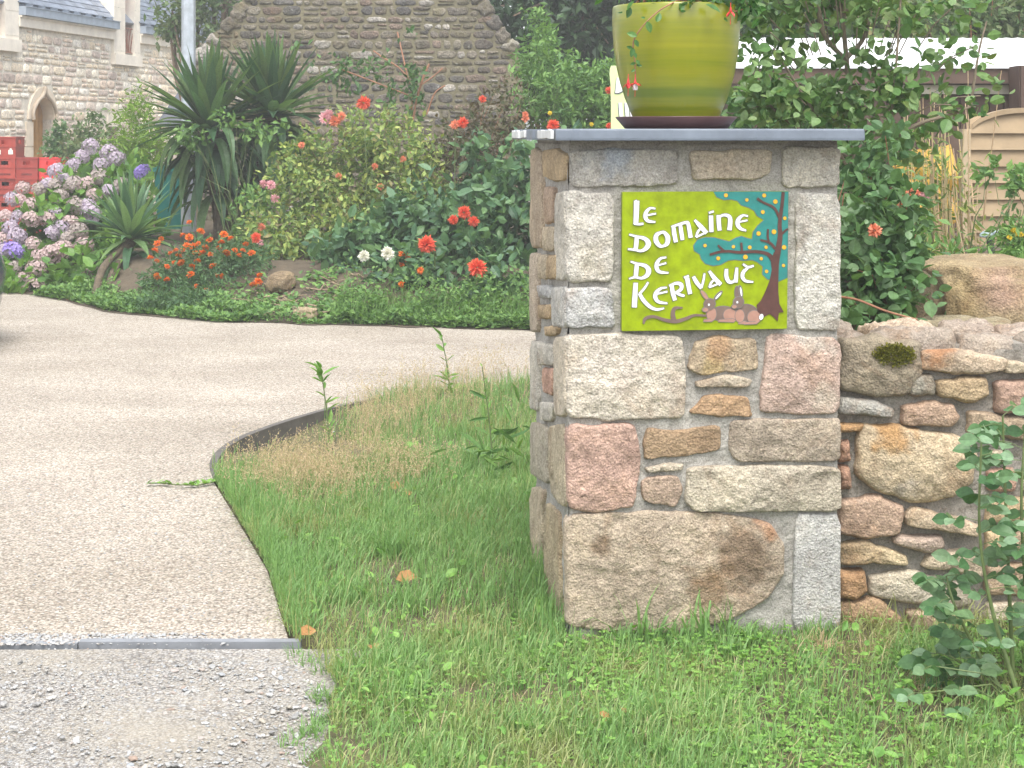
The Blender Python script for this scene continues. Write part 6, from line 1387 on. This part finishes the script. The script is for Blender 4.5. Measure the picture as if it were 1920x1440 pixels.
def tufts(centres, per, sp, L0, lean0, w0=.002):
    for (x, y, k) in centres:
        n = int(per * k); p = np.column_stack([rng.normal(x, sp, n), rng.normal(y, sp, n), np.zeros(n)]); ok = inpoly(p[:, 0], p[:, 1], LAWN) & ~in_pillar(p[:, 0], p[:, 1]); p = p[ok]
        if len(p) == 0: continue
        p[:, 2] = lawn_z(p[:, 0], p[:, 1]); add_blades(g, p, L0 * k ** .4 * rng.uniform(.5, 1.15, len(p)), w0 * rng.uniform(.7, 1.3, len(p)), np.abs(rng.normal(lean0, .3, len(p))), rng.uniform(.3, 1.8, len(p)))
c = lawn_pts(260, -.5, 1.7, 3.5, 4.72); tufts([(*q[:2], random.uniform(.6, 1.4)) for q in c], 26, .03, .075, .5)
c = lawn_pts(420, -1.2, .14, 4.8, 7.2); tufts([(*q[:2], random.uniform(.6, 1.4)) for q in c], 30, .04, .10, .5)
c = lawn_pts(170, -1.3, .2, 7.0, 9.6); tufts([(*q[:2], random.uniform(.6, 1.4)) for q in c], 30, .06, .11, .5)
edge_ = [tuple(np.array(LAWN_EDGE[i]) * (1 - t) + np.array(LAWN_EDGE[i + 1]) * t + np.array([.045, 0])) for i in range(3) for t in np.linspace(0, 1, 20)]
tufts([(*q, random.uniform(.7, 1.2)) for q in edge_], 34, .03, .095, .45)
tufts([(FR.O[0] - .06 + random.uniform(-.05, .02), FR.O[1] + t, random.uniform(.8, 1.3)) for t in np.arange(-.05, 1.2, .05)], 30, .03, .13, .4)
tufts([(*FR(t, 0, .035)[:2], random.uniform(.5, 1.1)) for t in np.arange(0, PW, .035)], 22, .025, .07, .5)
for (px, Lh, k) in ((1190, .17, 10), (1225, .14, 12), (1300, .16, 14), (1345, .15, 16), (1380, .1, 12), (1260, .1, 10)):
    a = FR.px(px, 1190)[0]; q = FR(a, 0, .05); p = np.column_stack([rng.normal(q[0], .02, k), rng.normal(q[1], .015, k), np.full(k, .01)]); add_blades(g, p, Lh * rng.uniform(.6, 1.1, k), .0045, np.abs(rng.normal(.55, .3, k)), 1.2)
for (px, py, k) in ((600, 1300, 60), (615, 1308, 50), (585, 1365, 50), (600, 1350, 50), (575, 1375, 40), (540, 1392, 26), (612, 1255, 50), (580, 1240, 40), (560, 1225, 40), (590, 1420, 50), (630, 1340, 50)):
    x, y = G(px, py); p = np.column_stack([rng.normal(x, .018, k), rng.normal(y, .018, k), np.full(k, -.02)]); add_blades(g, p, rng.uniform(.03, .07, k), .0016, np.abs(rng.normal(.8, .3, k)), 1.0)
tag(g.build('long_grass', L['gr2']), kind='stuff')
g = MB()   # dry flowering grass and straw
def seedgrass(p, Ln, lean):
    V, q, t = blades(p, Ln, .0008, lean, .4); g.add(V, [q, t]); tip = V.reshape(-1, 7, 3)[:, 6]; m5 = V.reshape(-1, 7, 3)[:, 4]
    for k in range(9):
        f = rng.uniform(-.1, 1.0, len(p))[:, None]; b0 = m5 * (1 - f) + tip * f; d = unit(tip - m5 + rng.normal(size=(len(p), 3)) * .035 + .0); g.inst(SIMP_V, SIMP_F, b0 + rng.normal(size=b0.shape) * .007, d, rng.normal(size=b0.shape), .011, .55)
def blob(px, py, rx, ry, n):
    c = []
    while len(c) < n:
        a, b = random.gauss(0, .45), random.gauss(0, .45)
        if a * a + b * b < 1: c.append(G(px + a * rx, py + b * ry))
    c = np.array(c); k = inpoly(c[:, 0], c[:, 1], LAWN) & ~in_pillar(c[:, 0], c[:, 1]) & ~((c[:, 0] < -.85 - .3 * (c[:, 1] - 8.2)) & (c[:, 1] > 7.35)); c = c[k]; return np.column_stack([c, lawn_z(c[:, 0], c[:, 1])])
for (px, py, rx, ry, n, L0) in ((600, 905, 190, 95, 800, .19), (540, 900, 120, 80, 350, .15), (800, 770, 200, 60, 420, .22), (700, 800, 120, 50, 300, .2), (900, 725, 120, 40, 260, .25), (770, 900, 120, 50, 200, .15)):
    p = blob(px, py, rx, ry, n); seedgrass(p, L0 * rng.uniform(.5, 1.15, len(p)), np.abs(rng.normal(.35, .25, len(p))))
p = lawn_pts(9000, -1.3, 1.7, 3.5, 9.5, lambda x, y: 1 - wear(x, y)); add_blades(g, p, rng.uniform(.02, .07, len(p)), .0011, np.abs(rng.normal(1.1, .4, len(p))), .5)
p = lawn_pts(2600, -1.3, 1.7, 3.5, 9.5); add_blades(g, p, rng.uniform(.03, .09, len(p)), .0011, np.abs(rng.normal(1.0, .4, len(p))), .5)
for px, py in ((1650, 1235), (1535, 1225), (1755, 1310)):
    x, y = G(px, py); y = min(y, 4.80); p = np.column_stack([rng.normal(x, .03, 130), rng.normal(y, .02, 130), np.full(130, .01)]); add_blades(g, p, rng.uniform(.04, .1, 130), .001, rng.uniform(.4, 1.9, 130), 1.5)
tag(g.build('dry_grass', L['dry']), kind='stuff')
# dry bits just over the far rim: seed heads seen against the driveway are part of dry_grass; clover and plantain leaves
g = MB()
p = lawn_pts(12000, -.5, 1.75, 3.5, 4.85, lambda x, y: sstep(-.3, .5, patch(x, y, 3.1, 40)) * .8 + .1); m_ = len(p)
p[:, 2] += rng.uniform(.008, .04, m_); a = rng.random(m_) * 6.283
for k in range(3): 
    aa = a + k * 2.094; d = np.column_stack([np.cos(aa), np.sin(aa), np.full(m_, .15)]); g.inst([(0, 0, 0), (-.42, .5, 0), (-.25, .95, .02), (.25, .95, .02), (.42, .5, 0)], [np.array([(0, 4, 3, 2, 1)])], p, d, np.tile((0, -.2, 1.0), (m_, 1)) + rng.normal(size=(m_, 3)) * .25, rng.uniform(.006, .013, m_))
for (n, x0, x1, y0, y1, s0, s1) in ((420, -.4, 1.7, 3.5, 4.85, .018, .036), (150, -1.2, .15, 4.8, 7.5, .025, .05), (130, .9, 1.7, 3.5, 4.7, .03, .06)):
    p = lawn_pts(n, x0, x1, y0, y1); m_ = len(p); p[:, 2] += rng.uniform(.005, .05, m_); az = rng.random(m_) * 6.283; g.inst(FINE_V, FINE_F, p, np.column_stack([np.cos(az), np.sin(az), rng.uniform(.1, .9, m_)]), np.tile((0, -.2, 1.0), (m_, 1)) + rng.normal(size=(m_, 3)) * .3, rng.uniform(s0, s1, m_), rng.uniform(.6, 1.3, m_))
tag(g.build('clover', L['clov']), kind='stuff')
# weeds along the foot of the flower bed
g = MB(); n = 36000; x = rng.uniform(-4.4, 2.4, n); d = np.abs(rng.normal(.05, .34, n)); px_ = HX + x / (bed_edge(x)) * F
k = ~((px_ > 500) & (px_ < 625) & (rng.random(n) < .88) & (d > .04)) & ~((px_ < 100) & (d > .15)) & ~((px_ < 230) & (d > .6)) & (d < 1.1) & ~((px_ > 470) & (px_ < 520) & (rng.random(n) < .5)); x, d = x[k], d[k]; y = bed_edge(x) + d - .03 - .14 * np.clip(vnoise(np.column_stack([x * 3.1, 0 * x, 0 * x]), 55), -.2, 1) * (d < .25); p = np.column_stack([x, y, np.maximum(bed_z(x, y), 0)]); m_ = len(p)
hgt = .05 + .12 * sstep(0, .35, d) * sstep(-2.0, -1.0, x) ; hgt = hgt * np.clip(1 + 1.6 * vnoise(np.column_stack([x * 4.5, y * 4.5, 0 * x]), 77), .2, 2.6); p[:, 2] += rng.random(m_) * hgt; az = rng.random(m_) * 6.283
g.inst(SIMP_V, SIMP_F, p, np.column_stack([np.cos(az), np.sin(az), rng.uniform(-.1, 1.2, m_)]), np.tile((0, -.3, 1.0), (m_, 1)) + rng.normal(size=(m_, 3)) * .4, rng.uniform(.025, .06, m_), rng.uniform(.4, 1.3, m_))
n = 3200; x = rng.uniform(-2.0, 2.0, n); d = np.abs(rng.normal(.1, .3, n)); px_ = HX + x / bed_edge(x) * F; k = px_ > 620; x, d = x[k], d[k]; y = bed_edge(x) + d; p = np.column_stack([x, y, bed_z(x, y)]); add_blades(g, p, rng.uniform(.06, .3, len(p)), .0025, np.abs(rng.normal(.4, .3, len(p))))
for k in range(26):
    px, py = random.uniform(480, 660), random.uniform(510, 600); Y = 12.75 + (600 - py) / 90 * .95; c = P(px, py, Y); m_ = 24; p = c + rng.normal(size=(m_, 3)) * (.07, .06, .03); p[:, 2] = np.maximum(bed_z(p[:, 0], p[:, 1]) + .01, bed_z(p[:, 0], p[:, 1]) + .06 * rng.random(m_)); az = rng.random(m_) * 6.283
    g.inst(OVAL_V, OVAL_F, p, np.column_stack([np.cos(az), np.sin(az), rng.uniform(0, .8, m_)]), np.tile((0, -.4, 1.0), (m_, 1)) + rng.normal(size=(m_, 3)) * .3, rng.uniform(.03, .07, m_))
tag(g.build('bed_weeds', L['bright']), kind='stuff')
# dead roots and straw on the bank
g = MB()
for k in range(70):
    px, py = random.uniform(480, 690), random.uniform(515, 598); Y = 12.75 + (600 - py) / 90 * .9; c = P(px, py, Y); c[2] = float(bed_z(c[0:1], np.array([Y]))[0]) + .02; az = random.uniform(0, 6.28); Ln = random.uniform(.06, .3)
    e = c + np.array([math.cos(az) * Ln, math.sin(az) * Ln * .6, random.uniform(.0, .06)]); g.tube(np.array([c, (c + e) / 2 + rng.normal(size=3) * .02, e]), random.uniform(.003, .007), 5)
tag(g.build('dead_roots', plain('dead_root', (.28, .21, .14), .9, .3)), kind='stuff')
# loose pebbles on lane and drive
pm = leafmat('pebble', [(.20, .197, .19), (.30, .295, .285), (.37, .365, .35), (.30, .32, .34), (.34, .305, .25), (.43, .43, .425), (.28, .21, .165)], .85, 0.0)
iv, if_ = ico(1); g = MB()
def pebbles(n, x0, x1, y0, y1, s0, s1, z=0.0, dens=None):
    x = rng.uniform(x0, x1, n); y = rng.uniform(y0, y1, n); k = ~inpoly(x + .02, y, LAWN) | (rng.random(n) < .03)
    if dens is not None: k &= rng.random(n) < dens(x, y)
    x, y = x[k], y[k]; m_ = len(x); s = s0 + (s1 - s0) * rng.random(m_) ** 2.5; az = rng.random(m_) * 6.283
    tv = iv * np.array([1, .7, .3]); tv = tv * (1 + .22 * vnoise(iv * 1.7 + 3)[:, None])
    g.inst(tv, [if_], np.column_stack([x, y, z + s * .2]), np.column_stack([np.cos(az), np.sin(az), rng.normal(0, .2, m_)]), np.tile((0, 0, 1.0), (m_, 1)) + rng.normal(size=(m_, 3)) * .25, s)
pebbles(6500, -1.6, -.3, 3.6, 4.68, .0015, .007, -.008)
pebbles(520, -.95, -.42, 3.6, 4.62, .005, .015, -.008, lambda x, y: .3 + .7 * sstep(-.1, .3, patch(x, y, 4, 60)))
pebbles(120, -1.6, -.5, 3.6, 4.6, .007, .017, -.008)
pebbles(4200, -1.7, -.78, 4.68, 4.79, .002, .009, .002, lambda x, y: (.06 + .8 * sstep(-.1, .35, patch(x, y * 3, 5, 12)) * sstep(-.8, -1.1, x)))
pebbles(2200, -2.2, -.8, 4.75, 7.0, .002, .007, .0)
pebbles(500, -1.3, -.55, 7.3, 8.9, .003, .012, -.03, lambda x, y: 1.0 * inpoly(x, y, LAWN))
tag(g.build('loose_gravel', pm), kind='stuff')
# trailing weed lying on the drive
tw = thing('trailing_weed', 'trailing green weed lying across the pale driveway', 'weed', (*G(400, 910), 0)); q = np.array([(*G(x, y), .012) for x, y in ((405, 908), (370, 915), (330, 914), (300, 911), (276, 911))]); g = MB(); g.tube(q, .003, 5); g.build('stem', M['greenstem'], tw)
g = MB(); n = 46; t = rng.random(n); p = np.column_stack([np.interp(t, np.linspace(0, 1, 5), q[:, j]) for j in range(3)]); az = rng.random(n) * 6.283; g.inst(SIMP_V, SIMP_F, p, np.column_stack([np.cos(az), np.sin(az), rng.uniform(.1, .8, n)]), np.tile((0, 0, 1.0), (n, 1)) + rng.normal(size=(n, 3)) * .3, rng.uniform(.015, .045, n)); g.build('foliage', L['clov'], tw)
# upright weeds on the verge
for (px, py, h, lab) in ((620, 815, .42, 'tall upright weed beside the dark kerb, seen against the driveway'), (845, 745, .33, 'thin weed with toothed leaves standing on the far rim of the grass'), (925, 880, .45, 'single tall green stalk in the grass left of the pillar')):
    x, y = G(px, py); z = float(lawn_z(np.array([x]), np.array([y]))[0]); w = thing('tall_weed', lab, 'weed', (x, y, z)); g = MB(); q = spline([(x, y, z), (x - .02, y, z + h * .5), (x - .05, y + .01, z + h)], 6); g.tube(q, np.linspace(.005, .002, len(q)), 6); g.build('stem', M['greenstem'], w)
    g = MB(); k = rng.integers(0, len(q), 26); az = rng.random(26) * 6.283; g.inst(OVAL_V, OVAL_F, q[k], np.column_stack([np.cos(az), np.sin(az), rng.uniform(.2, 1.2, 26)]), np.tile((0, 0, 1.0), (26, 1)) + rng.normal(size=(26, 3)) * .3, rng.uniform(.05, .11, 26) * (1 if px != 925 else .5), .5); g.build('foliage', L['clov'], w)
db = plant('dock_plant', 'broad strap leaved weed clump in the grass left of the pillar', 'weed', (*G(900, 905), .01), [((*G(905, 900), .10), (.2, .2, .05)), ((*G(960, 840), .12), (.12, .2, .07))], 60, .11, L['bright'], 'greenstem', 0, True, .08, 30, wid=.3, up=.3)
# fallen dry leaves
lm = leafmat('dead_leaf', [(.34, .16, .06), (.40, .22, .08)], .7, .15)
def dead_leaf(name, lab, px, py, s, rz):
    g = MB(); tv = np.array(OVAL_V, float) * np.array([1.3, 1, 2.2]); g.inst(tv, OVAL_F, np.array([[0, 0, .012]]), np.array([[math.cos(rz), math.sin(rz), .15]]), np.array([[.2, -.5, 1.0]]), s); x, y = G(px, py); o = g.build(name, lm, local=True); o.location = (x, y, float(lawn_z(np.array([x]), np.array([y]))[0]) + .015); tag(o, lab, 'leaf', 'fallen leaves on the grass'); return o
for px, py, s, rz, lab in ((742, 1112, .075, .2, 'curled tan dead leaf on the worn grass, larger and nearest the pillar base'), (757, 945, .06, 1.0, 'brown dead leaf at the right end of the dry grass tuft'), (638, 952, .06, 2.2, 'brown dead leaf under the left half of the dry grass tuft'), (728, 930, .07, .4, 'rust brown dead leaf half hidden in the dry grass tuft'),
    (1122, 1385, .045, .7, 'small orange dead leaf near the bottom edge below the pillar'), (1170, 1375, .035, 1.5, 'pale tan dead leaf beside the small orange one'), (565, 1215, .06, .9, 'dry brown leaf scrap at the corner of the slate edging'), (705, 1250, .05, 2.0, 'faded dead leaf on the worn turf beside the gravel lane')): dead_leaf('fallen_leaf', lab, px, py, s, rz)
